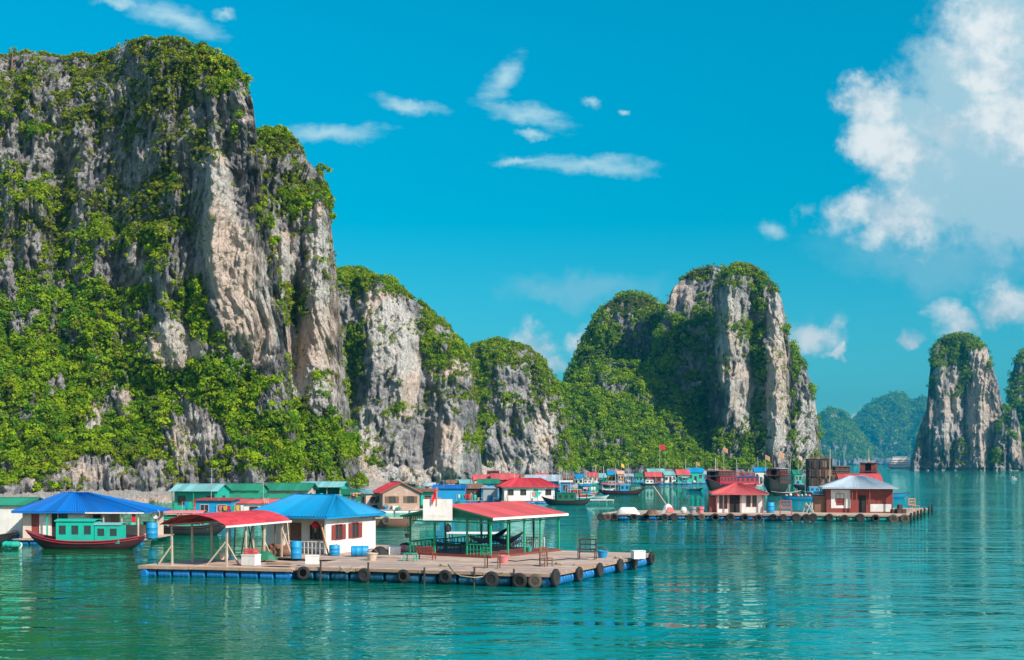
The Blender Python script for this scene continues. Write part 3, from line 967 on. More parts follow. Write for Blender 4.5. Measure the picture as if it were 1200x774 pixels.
M_OLDRUBBER = paint('worn_tyre_rubber', (0.10, 0.075, 0.058), 0.9, 0.5, grime=(0.17, 0.13, 0.09))
M_ROPE = paint('hemp_rope', (0.42, 0.34, 0.24), 0.9, 0.3)
M_FOAM = paint('white_foam', (0.72, 0.70, 0.66), 0.8, 0.4)
M_DECK = wood('deck_planks', (0.56, 0.40, 0.315), 0.75)
M_BEAM = wood('edge_timber', (0.40, 0.25, 0.16), 0.5)
M_PALEWOOD = wood('pale_timber', (0.56, 0.44, 0.34), 0.3)
M_BROWNWOOD = wood('brown_timber', (0.20, 0.10, 0.06), 0.5)
M_BOARD = wood('weathered_boards', (0.46, 0.31, 0.24), 0.45)
M_DARKBOARD = wood('dark_boards', (0.060, 0.034, 0.026), 0.6)
M_ORANGEWOOD = wood('orange_timber', (0.55, 0.26, 0.13), 0.3)
M_RUST = paint('rusty_steel', (0.24, 0.115, 0.075), 0.8, 0.6, grime=(0.10, 0.05, 0.035))
M_GREYMETAL = paint('grey_metal', (0.30, 0.32, 0.33), 0.45, 0.3)
M_HAMMOCK = paint('hammock_net', (0.010, 0.045, 0.075), 0.9, 0.2)
M_LEAVES = paint('plant_leaves', (0.04, 0.13, 0.015), 0.7, 0.2, tonev=0.6)
M_TILE = paint('red_floor_tile', (0.22, 0.045, 0.030), 0.6, 0.35)


# ------------------------------------------------------------------ walls, roofs, windows
def wall(mb, p0, p1, z0, z1, th=0.08, openings=()):
    """A wall along p0-p1 (plan), with real rectangular openings (s0, s1, za, zb) in metres along it."""
    p0, p1 = Vector((*p0, 0)), Vector((*p1, 0))
    L = (p1 - p0).length
    d = (p1 - p0) / L
    rz = math.atan2(d.y, d.x)
    xs = sorted({0, L, *[o[0] for o in openings], *[o[1] for o in openings]})
    for a, b in zip(xs[:-1], xs[1:]):
        zs = [(o[2], o[3]) for o in openings if o[0] <= a + 1e-6 and o[1] >= b - 1e-6]
        z = z0
        for (za, zb) in sorted(zs):
            if za > z:
                c = p0 + d * ((a + b) / 2)
                mb.box((c.x, c.y, (z + za) / 2), (b - a, th, za - z), rz, 0.5)
            z = zb
        if z1 > z:
            c = p0 + d * ((a + b) / 2)
            mb.box((c.x, c.y, (z + z1) / 2), (b - a, th, z1 - z), rz, 0.5)
    return mb


def window(parent, p0, d, s0, s1, za, zb, out, frame, pane=None, shutters=None, bars=1, th=0.08):
    """A window set into a wall opening; d along the wall, out = outward normal (plan)."""
    p0, d, out = Vector((*p0, 0)), Vector((*d, 0)), Vector((*out, 0))
    f = MB()
    o1 = out * (th / 2 + 0.012)
    A, B = p0 + d * s0 + o1, p0 + d * s1 + o1
    t = 0.06
    for (u, v) in (((A, za), (B, za)), ((A, zb), (B, zb)), ((A, za), (A, zb)), ((B, za), (B, zb))):
        f.bar(u[0] + Vector((0, 0, u[1])), v[0] + Vector((0, 0, v[1])), t, t, 0.3)
    for k in range(bars):
        q = A.lerp(B, (k + 1) / (bars + 1))
        f.bar(q + Vector((0, 0, za)), q + Vector((0, 0, zb)), 0.035, 0.035, 0.3)
    w_ = f.build('window', frame, parent)
    g = MB()
    c = p0 + d * ((s0 + s1) / 2) - out * 0.01
    g.box((c.x, c.y, (za + zb) / 2), (s1 - s0, 0.012, zb - za), math.atan2(d.y, d.x), 0.3)
    g.build('pane', pane or M_GLASS, w_)
    if shutters:
        for (q, sgn) in ((A, -1), (B, 1)):
            s = MB()
            wd = (s1 - s0) * 0.48
            c = q + d * (sgn * wd / 2) + out * 0.03
            rz = math.atan2(d.y, d.x)
            for k in range(7):
                s.box((c.x, c.y, za + (k + 0.5) * (zb - za) / 7), (wd, 0.04, (zb - za) / 7 - 0.025), rz, random.random() * 0.3)
            s.box((c.x - out.x * 0.01, c.y - out.y * 0.01, (za + zb) / 2), (wd, 0.02, zb - za), rz, 0.8)
            s.build('shutter', shutters, w_)
    return w_


def hip_roof(parent, x0, x1, y0, y1, ze, zr, ra, rb, mat, name='roof', ridge_mat=None, fascia=None):
    """Hipped roof over x0..x1, y0..y1; ridge along x from ra to rb at the middle depth."""
    ym = (y0 + y1) / 2
    a, b, c, d = (x0, y0, ze), (x1, y0, ze), (x1, y1, ze), (x0, y1, ze)
    e, f = (ra, ym, zr), (rb, ym, zr)
    m = MB()
    m.sheet(a, b, f, e, tone=0.4)
    m.sheet(c, d, e, f, tone=0.4)
    m.sheet(b, c, f, f, tone=0.4)
    m.sheet(d, a, e, e, tone=0.4)
    r = m.build(name, mat, parent)
    rg = MB()
    for p, q in ((e, f), (a, e), (d, e), (b, f), (c, f)):
        rg.bar(Vector(p) + Vector((0, 0, .03)), Vector(q) + Vector((0, 0, .03)), 0.16, 0.05, 0.5)
    rg.build('ridge_cap', ridge_mat or mat, r)
    if fascia:
        fa = MB()
        for p, q in ((a, b), (b, c), (c, d), (d, a)):
            fa.bar(Vector(p) - Vector((0, 0, .09)), Vector(q) - Vector((0, 0, .09)), 0.04, 0.14, 0.2)
        fa.build('fascia', fascia, r)
    return r


def gable_roof(parent, x0, x1, y0, y1, ze, zr, mat, along='y', name='roof', fascia=None, mat2=None):
    """Two slopes; the ridge runs along y or x."""
    m, m2 = MB(), MB()
    if along == 'y':
        xm = (x0 + x1) / 2
        A = ((x1, y0, ze), (x1, y1, ze), (xm, y1, zr), (xm, y0, zr))
        B = ((x0, y1, ze), (x0, y0, ze), (xm, y0, zr), (xm, y1, zr))
        rl = ((xm, y0, zr), (xm, y1, zr))
    else:
        ym = (y0 + y1) / 2
        A = ((x0, y0, ze), (x1, y0, ze), (x1, ym, zr), (x0, ym, zr))
        B = ((x1, y1, ze), (x0, y1, ze), (x0, ym, zr), (x1, ym, zr))
        rl = ((x0, ym, zr), (x1, ym, zr))
    m.sheet(*A, tone=0.4)
    (m2 if mat2 else m).sheet(*B, tone=0.4)
    r = m.build(name, mat, parent)
    if mat2:
        m2.build('roof_slope', mat2, r)
    c = MB()
    c.bar(Vector(rl[0]) + Vector((0, 0, .03)), Vector(rl[1]) + Vector((0, 0, .03)), 0.2, 0.05, 0.5)
    c.build('ridge_cap', mat, r)
    if fascia:
        f = MB()
        for S in (A, B):
            f.bar(Vector(S[0]) - Vector((0, 0, .08)), Vector(S[1]) - Vector((0, 0, .08)), 0.05, 0.15, 0.2)
            f.bar(Vector(S[1]) - Vector((0, 0, .07)), Vector(S[2]) - Vector((0, 0, .07)), 0.05, 0.12, 0.2)
            f.bar(Vector(S[0]) - Vector((0, 0, .07)), Vector(S[3]) - Vector((0, 0, .07)), 0.05, 0.12, 0.2)
        f.build('fascia', fascia, r)
    return r


def shed_roof(parent, x0, x1, y0, y1, zf, zb, mat, name='roof'):
    m = MB()
    m.sheet((x0, y0, zf), (x1, y0, zf), (x1, y1, zb), (x0, y1, zb), tone=0.4)
    return m.build(name, mat, parent)


def floats(parent, x0, x1, y0, y1, zt, mat, n=None, r=0.26):
    """A row of drums under the front and right edges."""
    n = n or max(2, int((x1 - x0) / 1.3))
    L = (x1 - x0) / n
    for i in range(n):
        m = MB()
        m.lathe([(r * .8, -L * .44), (r, -L * .40), (r, -L * .15), (r * 1.04, -L * .13), (r, -L * .11), (r, L * .11), (r * 1.04, L * .13), (r, L * .15), (r, L * .40), (r * .8, L * .44)],
                (x0 + (i + .5) * L, y0 + r + .05, zt - r * .95), 10, 'x')
        m.build('float_drum', mat, parent, smooth_=True)


# ------------------------------------------------------------------ small things
def barrel(label, loc, mat=None, h=0.9, r=0.3, lying=False, rz=0.0, cat='barrel', group=None, name='barrel'):
    t_ = thing(name, label, cat, loc, rz, group)
    prof = [(r * .90, 0), (r, .04), (r, h * .30), (r * 1.05, h * .33), (r, h * .36), (r, h * .64), (r * 1.05, h * .67), (r, h * .70), (r, h - .05), (r * .92, h)]
    m = MB()
    if lying:
        m.lathe([(a, b - h / 2) for a, b in prof], (0, 0, r), 16, 'x', 0.2)
    else:
        m.lathe(prof, (0, 0, 0), 16, 'z', 0.2)
    m.build('barrel_body', mat or M_DRUM, t_, smooth_=True)
    c = MB()
    if lying:
        c.lathe([(.05, h / 2), (.05, h / 2 + .03)], (0, .12, r + .1), 8, 'x', 0.2)
    else:
        c.lathe([(.05, h), (.05, h + .03)], (.12, .08, 0), 8, 'z', 0.2)
    c.build('bung', M_DARK, t_)
    return t_


def make_tyre(R1=0.46, r2=0.25, wd=0.22, mat=None):
    m = MB()
    hw = wd / 2
    prof = [(r2, -hw * .75), (r2 + .03, -hw), (R1 * .86, -hw * 1.02), (R1 * .97, -hw * .72), (R1, -hw * .3), (R1, hw * .3), (R1 * .97, hw * .72), (R1 * .86, hw * 1.02), (r2 + .03, hw), (r2, hw * .75), (r2 * 1.06, 0), (r2, -hw * .75)]
    m.lathe(prof, (0, 0, 0), 26, 'y', 0.3)
    for k in range(26):          # tread blocks
        a = k * math.tau / 26
        m.box((R1 * 1.0 * math.cos(a), 0, R1 * 1.0 * math.sin(a)), (0.03, wd * .6, 0.03), 0, 0.3)
    return m


def rope_loop(parent, top, mat=M_ROPE):
    m = MB()
    m.path([(0, 0, .25), (0.02, -.02, top * .6), (0, .12, top)], 0.022, 5)
    return m.build('rope', mat, parent)


def tyre(label, loc, rz, group, old=False, scale=1.0, tilt=0.0, rope=True):
    """Hung flat against an edge; rz turns its axis (local y) outward."""
    t_ = thing('tyre', label, 'tyre', loc, rz, group)
    t_.rotation_euler.x = tilt
    t_.scale = (scale,) * 3
    if 'tyre_mesh' not in MATS:
        o = make_tyre().build('tyre_ring', M_RUBBER, t_, smooth_=True)
        MATS['tyre_mesh'] = o.data
    else:
        o = bpy.data.objects.new('tyre_ring', MATS['tyre_mesh'])
        COL.objects.link(o)
        o.parent = t_
    if old:
        o.data = o.data.copy()
        o.data.materials[0] = M_OLDRUBBER
    if rope:
        rope_loop(t_, 0.62)
    return t_


def chair(name, label, cat, loc, rz, w=0.5, d=0.48, hs=0.44, hb=0.95, mat=None, arms=False, group=None):
    mat = mat or M_BROWNWOOD
    t_ = thing(name, label, cat, loc, rz, group)
    s = MB()
    n = max(3, int(w / .12))
    for k in range(n):
        s.box((-w / 2 + (k + .5) * w / n, 0, hs), (w / n - .012, d, .035))
    s.build('seat', mat, t_)
    for sx in (-1, 1):
        for sy in (-1, 1):
            l = MB()
            top = hb if sy > 0 and hb > hs else hs + (0.2 if arms else 0)
            l.bar((sx * (w / 2 - .03), sy * (d / 2 - .03), 0), (sx * (w / 2 - .03), sy * (d / 2 - .03) + (0.05 if sy > 0 else 0), top), .055)
            l.build('leg', mat, t_)
    if hb > hs + .1:
        b = MB()
        for k in range(3):
            z = hs + .14 + k * (hb - hs - .16) / 2
            b.box((0, d / 2 + .005 + .02 * k, z), (w - .06, .03, .09))
        for k in range(4):
            x = -w / 2 + .1 + k * (w - .2) / 3
            b.box((x, d / 2 + .0, (hs + hb) / 2), (.035, .02, hb - hs - .1))
        b.build('backrest', mat, t_)
    if arms:
        for sx in (-1, 1):
            a = MB()
            a.box((sx * (w / 2 - .03), 0, hs + .22), (.08, d, .035))
            a.build('armrest', mat, t_)
    st = MB()
    for sx in (-1, 1):
        st.bar((sx * (w / 2 - .03), -d / 2 + .03, .15), (sx * (w / 2 - .03), d / 2 - .03, .15), .035)
    st.bar((-w / 2 + .03, 0, .15), (w / 2 - .03, 0, .15), .035)
    st.build('stretcher', mat, t_)
    return t_


def potted_plant(label, loc, r=0.2, h=0.5, pot=None, group=None, seed=0, hanging=False):
    rg = random.Random(seed)
    t_ = thing('potted_plant', label, 'plant', loc, 0, group)
    p = MB()
    ph = r * 1.3
    p.lathe([(r * .65, 0), (r * .95, ph * .9), (r * 1.05, ph * .9), (r * 1.05, ph), (r * .9, ph), (r * .85, ph * .85)], (0, 0, 0), 12, 'z', 0.3)
    p.build('pot', pot or M_BROWNRED, t_)
    f = MB()
    for k in range(60):
        a, q = rg.random() * math.tau, rg.random()
        rr = r * (0.3 + 1.5 * q * rg.random())
        z = ph + h * rg.random()
        c = Vector((rr * math.cos(a), rr * math.sin(a), z))
        d = Vector((math.cos(a), math.sin(a), rg.uniform(-.3, 1))).normalized() * rg.uniform(.10, .2)
        sd = d.cross(Vector((0, 0, 1))).normalized() * d.length * .3
        f.add([c, c + d * .5 + sd, c + d, c + d * .5 - sd], [(0, 1, 2, 3)], rg.random())
    f.build('foliage', M_LEAVES, t_)
    if hanging:
        w_ = MB()
        w_.tube((0, 0, ph), (0, 0, 1.0), .012, 4)
        w_.build('cord', M_DARK, t_)
    return t_


def flag_on_pole(label, loc, h=3.0, fw=0.9, fh=0.6, droop=0.5, rz=0.0, mat=None, group=None, pole_r=0.03, star=False):
    t_ = thing('flag', label, 'flag', loc, rz, group)
    p = MB()
    p.tube((0, 0, 0), (0, 0, h), pole_r, 6, pole_r * .6)
    p.build('pole', M_PALEWOOD, t_)
    m = MB()
    nx, nz = 8, 5
    vs, fs = [], []
    for s in (0, 1):
        for i in range(nx + 1):
            for j in range(nz + 1):
                u, v = i / nx, j / nz
                x = u * fw * (1 - droop * .55)
                z = h - .05 - v * fh - droop * fw * u ** 1.3 * .8
                y = .08 * math.sin(u * 7 + v * 2) * u + s * .008
                vs.append((x + pole_r, y, z))
    o_ = (nx + 1) * (nz + 1)
    for i in range(nx):
        for j in range(nz):
            a = i * (nz + 1) + j
            fs.append((a, a + 1, a + nz + 2, a + nz + 1))
            fs.append((o_ + a, o_ + a + nz + 1, o_ + a + nz + 2, o_ + a + 1))
    m.add(vs, fs, .3)
    m.build('cloth', mat or M_RED, t_, smooth_=True)
    return t_


# ------------------------------------------------------------------ boats
def hull_mesh(L, B, D, bow, stern, n=26, draft=0.35, blunt=0.0, pw=2.4):
    """Outer skin, rail and inner deck of a wooden hull; bow at +x."""
    m = MB()
    vs, fs = [], []
    rail = []
    for i in range(n + 1):
        s = -1 + 2 * i / n
        b = B / 2 * max(0.02, (1 - abs(s) ** pw)) ** 0.75
        if s < 0 and blunt:
            b = max(b, B / 2 * blunt)
        zg = D + bow * max(0, s) ** 2.4 + stern * max(0, -s) ** 2.4
        rk = 0.80 if s > 0 else 0.88
        ks = max(0, abs(s) - .55) / .45
        kz = -draft + (draft + zg * .25) * ks ** 2
        xg = s * L / 2
        pts = [(s * L / 2 * (rk + .2 * 0), 0, kz), (s * L / 2 * (rk + .04), b * .62, kz + (zg - kz) * .18), (s * L / 2 * (rk + .10), b * .90, kz + (zg - kz) * .55), (xg, b, zg)]
        deck = [(xg * .985, b * .86, zg), (xg * .97, b * .84, zg - .22), (xg * .97, 0, zg - .20)]
        ring = [(x, -y, z) for x, y, z in reversed(deck + [])]
        ring = pts + deck
        full = [(x, y, z) for x, y, z in ring] + [(x, -y, z) for x, y, z in reversed(ring[1:-1])]
        vs += full
        rail.append((xg, b, zg))
        k = len(full)
    for i in range(n):
        for j in range(k):
            a, b_ = i * k + j, i * k + (j + 1) % k
            fs.append((a, b_, b_ + k, a + k))
    fs.append(tuple(range(k))[::-1])
    fs.append(tuple(n * k + j for j in range(k)))
    m.add(vs, fs, .3)
    return m, rail


def boat(name, label, cat, loc, rz, L, B, D, bow, stern, hull, gun, cabins=(), group=None, blunt=0.0, extras=None, stripe=None):
    """cabins: (x0, x1, width, floor, height, wall_mat, roof_mat, n_windows, roof_overhang)"""
    t_ = thing(name, label, cat, loc, rz, group)
    hm, rail = hull_mesh(L, B, D, bow, stern, blunt=blunt)
    hm.build('hull', hull, t_, smooth_=True)
    g = MB()
    for sg in (1, -1):
        g.path([(x, sg * (y + .015), z + .02) for x, y, z in rail], .05, 5)
    g.build('gunwale', gun, t_)
    if stripe:
        s = MB()
        for sg in (1, -1):
            s.path([(x * .985, sg * (y * .985 + .02), z - .16) for x, y, z in rail[1:-1]], .045, 5)
        s.build('rubbing_strake', stripe, t_)
    for (x0, x1, w_, f_, h, wm, rm, nw, ov) in cabins:
        c = MB()
        ops = []
        L_ = x1 - x0
        for k in range(nw):
            a = L_ * (k + .22) / nw
            ops.append((a, a + L_ * .56 / nw, f_ + h * .42, f_ + h * .84))
        wall(c, (x0, -w_ / 2), (x1, -w_ / 2), f_, f_ + h, .05, ops)
        wall(c, (x0, w_ / 2), (x1, w_ / 2), f_, f_ + h, .05, ops)
        wall(c, (x0 + .03, -w_ / 2 + .03), (x0 + .03, w_ / 2 - .03), f_, f_ + h, .05)
        wall(c, (x1 - .03, -w_ / 2 + .03), (x1 - .03, w_ / 2 - .03), f_, f_ + h, .05, [(w_ * .3, w_ * .7, f_ + .15, f_ + h * .9)])
        cb = c.build('cabin', wm, t_)
        for (a, b, za, zb) in ops:
            for sg in (-1, 1):
                q = MB()
                q.box((x0 + (a + b) / 2, sg * (w_ / 2 - .01), (za + zb) / 2), (b - a, .012, zb - za))
                q.build('window', M_GLASS, cb)
        r = MB()
        n_ = 7
        hw = w_ / 2 + ov
        for k in range(n_):       # gently arched roof
            y0_, y1_ = -hw + 2 * hw * k / n_, -hw + 2 * hw * (k + 1) / n_
            za = f_ + h + .05 + .14 * (1 - (y0_ / hw) ** 2)
            zb = f_ + h + .05 + .14 * (1 - (y1_ / hw) ** 2)
            r.prism([(x0 - ov, y0_, za), (x0 - ov, y1_, zb), (x0 - ov, y1_, zb + .05), (x0 - ov, y0_, za + .05)], (L_ + 2 * ov, 0, 0), .3)
        r.build('cabin_roof', rm, t_)
    if extras:
        extras(t_)
    return t_


def canopy(t_, x0, x1, w_, z0, z1, mat, post=None, name='canopy', n=2, arch=0.12):
    for k in range(n):
        x = x0 + .1 + (x1 - x0 - .2) * k / max(1, n - 1)
        for sg in (-1, 1):
            p = MB()
            p.tube((x, sg * w_ / 2, z0), (x, sg * w_ / 2, z1), .04, 6)
            p.build('post', post or M_PALEWOOD, t_)
    r = MB()
    hw = w_ / 2 + .2
    for k in range(6):
        a, b = -hw + 2 * hw * k / 6, -hw + 2 * hw * (k + 1) / 6
        za, zb = z1 + arch * (1 - (a / hw) ** 2), z1 + arch * (1 - (b / hw) ** 2)
        r.prism([(x0 - .2, a, za), (x0 - .2, b, zb), (x0 - .2, b, zb + .04), (x0 - .2, a, za + .04)], (x1 - x0 + .4, 0, 0), .3)
    return r.build(name, mat, t_)


def railing(t_, p, q, h=0.8, n=8, mat=None, r=0.025, name='railing', z=0.0, bars=True):
    m = MB()
    p, q = Vector(p), Vector(q)
    for k in range(n + 1):
        a = p.lerp(q, k / n)
        m.bar(a, a + Vector((0, 0, h)), r * 1.4)
    m.bar(p + Vector((0, 0, h)), q + Vector((0, 0, h)), r * 2)
    m.bar(p + Vector((0, 0, h * .5)), q + Vector((0, 0, h * .5)), r * 1.4)
    return m.build(name, mat or M_PALEWOOD, t_)


def mast(t_, x, y, z0, z1, r=.05, mat=None):
    m = MB()
    m.tube((x, y, z0), (x, y, z1), r, 6, r * .6)
    return m.build('mast', mat or M_PALEWOOD, t_)

# ================================================================== rafts
def quad_deck(mb, a, b, c, d, z, pw=0.24, th=0.05):
    """Planks laid parallel to the front edge a-b, across to d-c."""
    a, b, c, d = [Vector((*q, z)) for q in (a, b, c, d)]
    n = int(max((d - a).length, (c - b).length) / pw)
    for i in range(n):
        s0, s1 = i / n, (i + 0.93) / n
        j = random.uniform(-.12, .12)
        p0, p1, p2, p3 = a.lerp(d, s0), b.lerp(c, s0), b.lerp(c, s1), a.lerp(d, s1)
        e = (b - a).normalized() * j
        mb.prism([p0 + e, p1 + e, p2 + e, p3 + e], (0, 0, -th + random.uniform(-.006, .006)))


def edge_floats(parent, p, q, zt, mat, r=0.29, L=1.12, gap=0.06, inset=0.36, pair=2, jit=.012):
    p, q = Vector((*p, 0)), Vector((*q, 0))
    d = q - p
    ln = d.length
    d = d / ln
    inn = Vector((-d.y, d.x, 0))
    n = int(ln / L)
    st = ln / n
    rz = math.atan2(d.y, d.x)
    for i in range(n):
        m = MB()
        h = st / 2 - gap * (2.2 if i % pair == pair - 1 else .4)
        m.lathe([(r * .82, -h), (r, -h + .05), (r, -h * .36), (r * 1.05, -h * .33), (r, -h * .30), (r, h * .30), (r * 1.05, h * .33), (r, h * .36), (r, h - .05), (r * .82, h)], (0, 0, 0), 12, 'x')
        c = p + d * (st * (i + .5)) + inn * inset
        o = m.build('float_drum', mat, parent, (c.x, c.y + random.uniform(-jit, jit), zt - r - .02 + random.uniform(-jit, jit * .3)), rz + random.uniform(-jit, jit), smooth_=True)
        o.rotation_euler.y = random.uniform(-jit, jit)


def raft(label, quads, zt, front, mat, name='raft', drum_r=0.29, front2=()):
    """quads: deck pieces (FL, FR, BR, BL) in world plan; front: edges that show floats."""
    t_ = thing(name, label, 'raft', (quads[0][0][0], quads[0][0][1], 0))
    ox, oy = quads[0][0]
    L = lambda q: (q[0] - ox, q[1] - oy)
    m = MB()
    for k, qd in enumerate(quads):
        quad_deck(m, *[L(q) for q in qd], zt - .006 * k)
    m.build('deck', M_DECK, t_)
    u = MB()
    for k, qd in enumerate(quads):
        cx = sum(q[0] for q in qd) / 4
        cy = sum(q[1] for q in qd) / 4
        pts = [(L(q)[0] + (cx - q[0]) * .09, L(q)[1] + (cy - q[1]) * .09, zt - .10 - .01 * k) for q in qd]
        u.prism(pts, (0, 0, -.32), .5)
    u.build('underframe', M_DARKBOARD, t_)
    e = MB()
    for p, q in list(front) + list(front2):
        p, q = Vector((*L(p), zt - .09)), Vector((*L(q), zt - .09))
        n = max(2, int((q - p).length / 3.2))
        for k in range(n):
            a, b = p.lerp(q, k / n), p.lerp(q, (k + .985) / n)
            j = random.uniform(-.03, .03)
            e.bar(a + Vector((0, -.02, j)), b + Vector((0, -.02, j * .4)), .07, .17)
    e.build('edge_beam', M_BEAM, t_)
    for p, q in front:
        edge_floats(t_, L(p), L(q), zt - .16, mat, drum_r)
    for p, q in front2:
        edge_floats(t_, L(p), L(q), zt - .16, M_DIRTYDRUM, drum_r, jit=.05)
    return t_


def edge_px(p, q, px):
    """Point on the plan segment p-q that shows at picture column px."""
    k = (px - 600) / FPX
    s = (k * p[1] - p[0]) / ((q[0] - p[0]) - k * (q[1] - p[1]))
    return Vector((p[0] + s * (q[0] - p[0]), p[1] + s * (q[1] - p[1]), 0))


def ang(p, q):
    return math.atan2(q[1] - p[1], q[0] - p[0])


def out_of(p, q, dist):
    d = Vector((q[0] - p[0], q[1] - p[1], 0)).normalized()
    return Vector((d.y, -d.x, 0)) * dist


ZD = 0.78
LF, LFR, LBR, LBL = (-23.2, 79.5), (-13.25, 77.0), (-10.7, 82.6), (-20.7, 85.2)
MF, MFR, MBR, MBL = (-13.0, 76.9), (2.16, 71.9), (9.76, 88.2), (-6.6, 96.4)
raft_left = raft('narrow plank raft on bright blue drums under the red curved shelter', [(LF, LFR, LBR, LBL)], ZD - .14, [(LF, LFR), (LFR, LBR), (LBL, LF)], M_DRUM)
raft_main = raft('large plank raft on dirty blue drums, carrying the white house and the green pavilion',
                 [(MF, MFR, MBR, MBL), ((-18.6, 85.6), (-11.0, 82.4), (-7.0, 96.2), (-14.5, 99.6))], ZD, [(MFR, MBR), (MBR, MBL)], M_DRUM, drum_r=.31, front2=[(MF, MFR)])

ordn = ['first', 'second', 'third', 'fourth', 'fifth', 'sixth', 'seventh', 'eighth', 'ninth', 'tenth', 'eleventh', 'twelfth', 'thirteenth', 'fourteenth', 'fifteenth', 'sixteenth']
front_t = [(357, 0, .42), (428, 0, .40), (474, 0, .42), (523, 0, .45), (577, 0, .42), (610, 0, .38), (628, 1, .40)]
what = ['black tyre hung where the two plank rafts meet', 'black tyre on the front edge of the large raft, below its bare deck', 'black tyre on the front edge below the pavilion hanging plant post',
        'black tyre with a rope trailing over it, below the pavilion', 'black tyre under the wooden stool on the raft edge', 'dark half sunk tyre beside the worn brown tyre',
        'worn brown tyre facing out on the raft front, near its corner']
for (px, old, z), lb in zip(front_t, what):
    p = edge_px(MF, MFR, px) + out_of(MF, MFR, .16)
    tyre(lb, (p.x, p.y, z + random.uniform(-.07, .05)), ang(MF, MFR) + random.uniform(-.15, .15), 'tyres hung along the near raft', bool(old), scale=random.uniform(.84, 1.0), tilt=random.uniform(-.12, .12))
side_t = [(648, .55, 'large black tyre wrapped on the raft corner'), (676, .46, 'black tyre on the sunny side of the raft, next after the corner'), (700, .46, 'black tyre midway along the sunny raft side, behind two others from the corner'),
          (724, .46, 'black tyre on the sunny raft side, third before the far end'), (741, .46, 'black tyre on the sunny raft side, next to the last one'), (763, .52, 'black tyre on the far end corner of the large raft')]
for px, z, lb in side_t:
    p = edge_px(MFR, MBR, px if px < 760 else 761) + out_of(MFR, MBR, .17)
    tyre(lb, (p.x, p.y, z), ang(MFR, MBR), 'tyres hung along the near raft', False, scale=1.05 if px < 650 else .93)

# ------------------------------------------------------------------ curved red shelter
RZS = R(-20)


def shelter():
    t_ = thing('open_shelter', 'open shelter with a curved red sheet roof on pale wooden posts', 'shelter', (-21.25, 80.05, ZD - .14), RZS)
    W, Dp, he = 3.95, 6.6, 2.44
    for i, y in enumerate((0, 2.2, 4.4, 6.6)):
        for x in (0, W):
            m = MB()
            m.bar((x, y, 0), (x + random.uniform(-.05, .05), y, he + .1), .10)
            m.build('post', M_PALEWOOD, t_)
    for (p, q) in (((-.9, -.15, .02), (-.05, -.05, 1.15)), ((W - 1.35, -.15, .02), (W - .05, -.05, 1.5)), ((W + .05, 1.3, .02), (W - .02, 0, 1.5)), ((W + .05, 5.4, .02), (W, 4.4, 1.3)), ((W + .02, 6.6, 2.0), (W + .9, 6.5, .02))):
        m = MB()
        m.bar(p, q, .08)
        m.build('brace', M_PALEWOOD, t_)
    for x in (0, W):
        m = MB()
        m.bar((x, -.5, he + .06), (x, Dp + .5, he + .06), .09, .12)
        m.build('eave_beam', M_PALEWOOD, t_)
    # vaulted sheet
    n = 18
    hw, rise = W / 2 + .42, .66
    y0, y1 = -.75, Dp + .55
    m, u = MB(), MB()
    for k in range(n):
        a0, a1 = -1 + 2 * k / n, -1 + 2 * (k + 1) / n
        f = lambda a: (W / 2 + hw * a, he + .06 + rise * (1 - a * a) ** .9 if abs(a) < 1 else he + .06)
        (xa, za), (xb, zb) = f(a0), f(a1)
        m.sheet((xa, y0, za + .05), (xa, y1, za + .05), (xb, y1, zb + .05), (xb, y0, zb + .05), .3, .012, -.02, .4)
    r = m.build('roof', M_REDROOF, t_)
    fa = MB()
    fa.bar((W / 2 + hw, y0, he + .04), (W / 2 + hw, y1, he + .04), .06, .12)
    fa.build('fascia', M_FOAM, r)
    for y in (0, 2.2, 4.4, 6.6):
        b = MB()
        pts = [(W / 2 + (hw - .1) * (-1 + 2 * k / 10), y, he + .02 + rise * max(0, 1 - (-1 + 2 * k / 10) ** 2) ** .9) for k in range(11)]
        b.path(pts, .05, 5)
        b.build('rafter', M_BROWNWOOD, t_)
    # clutter of poles that closes the back
    m = MB()
    for k in range(7):
        x = .3 + k * .52
        m.bar((x, Dp, 0), (x + random.uniform(-.5, .6), Dp, he), .06)
    m.build('lattice', M_BROWNWOOD, t_)
    return t_


shelter()
p = at(293, 661, ZD)
t_ = thing('insulated_box', 'white fish box with a red crate on top, under the red shelter', 'box', (p.x, p.y + .3, ZD - .14), RZS)
m = MB()
m.box((0, 0, .34), (.95, .7, .62))
m.build('box_body', M_FOAM, t_)
m = MB()
m.box((0, 0, .68), (1.0, .75, .07))
m.build('lid', M_WHITE, t_)
t_ = thing('crate', 'red plastic crate standing on the white fish box', 'crate', (p.x, p.y + .3, ZD + .575), RZS)
m = MB()
for z in (.04, .17, .30):
    for sx in (-1, 1):
        m.box((sx * .33, 0, z), (.03, .48, .085))
    for sy in (-1, 1):
        m.box((0, sy * .24, z), (.66, .03, .085))
m.box((0, 0, .015), (.66, .48, .02))
for sx in (-1, 1):
    for sy in (-1, 1):
        m.box((sx * .325, sy * .235, .18), (.05, .05, .36))
m.build('crate_body', M_PINKROOF, t_)
p = at(347, 655, ZD)
barrel('tall blue barrel standing by the red shelter, before the porch', (p.x, p.y, ZD), M_BLUE, 1.15, .36)
p = at(322, 657, ZD)
t_ = thing('sack_heap', 'heap of brown sacks and nets in the dark back of the red shelter', 'sacks', (p.x - .3, p.y + 3.6, ZD))
m = MB()
for k in range(6):
    m.lathe([(.02, -.4), (.25, -.3), (.30, 0), (.25, .3), (.02, .4)], ((k % 3) * .5 - .5, (k // 3) * .3, .24 + .3 * (k // 3)), 10, 'x')
m.build('sack', M_BROWNWOOD, t_, smooth_=True)

# ------------------------------------------------------------------ white house with blue roof
RZH = R(-25)


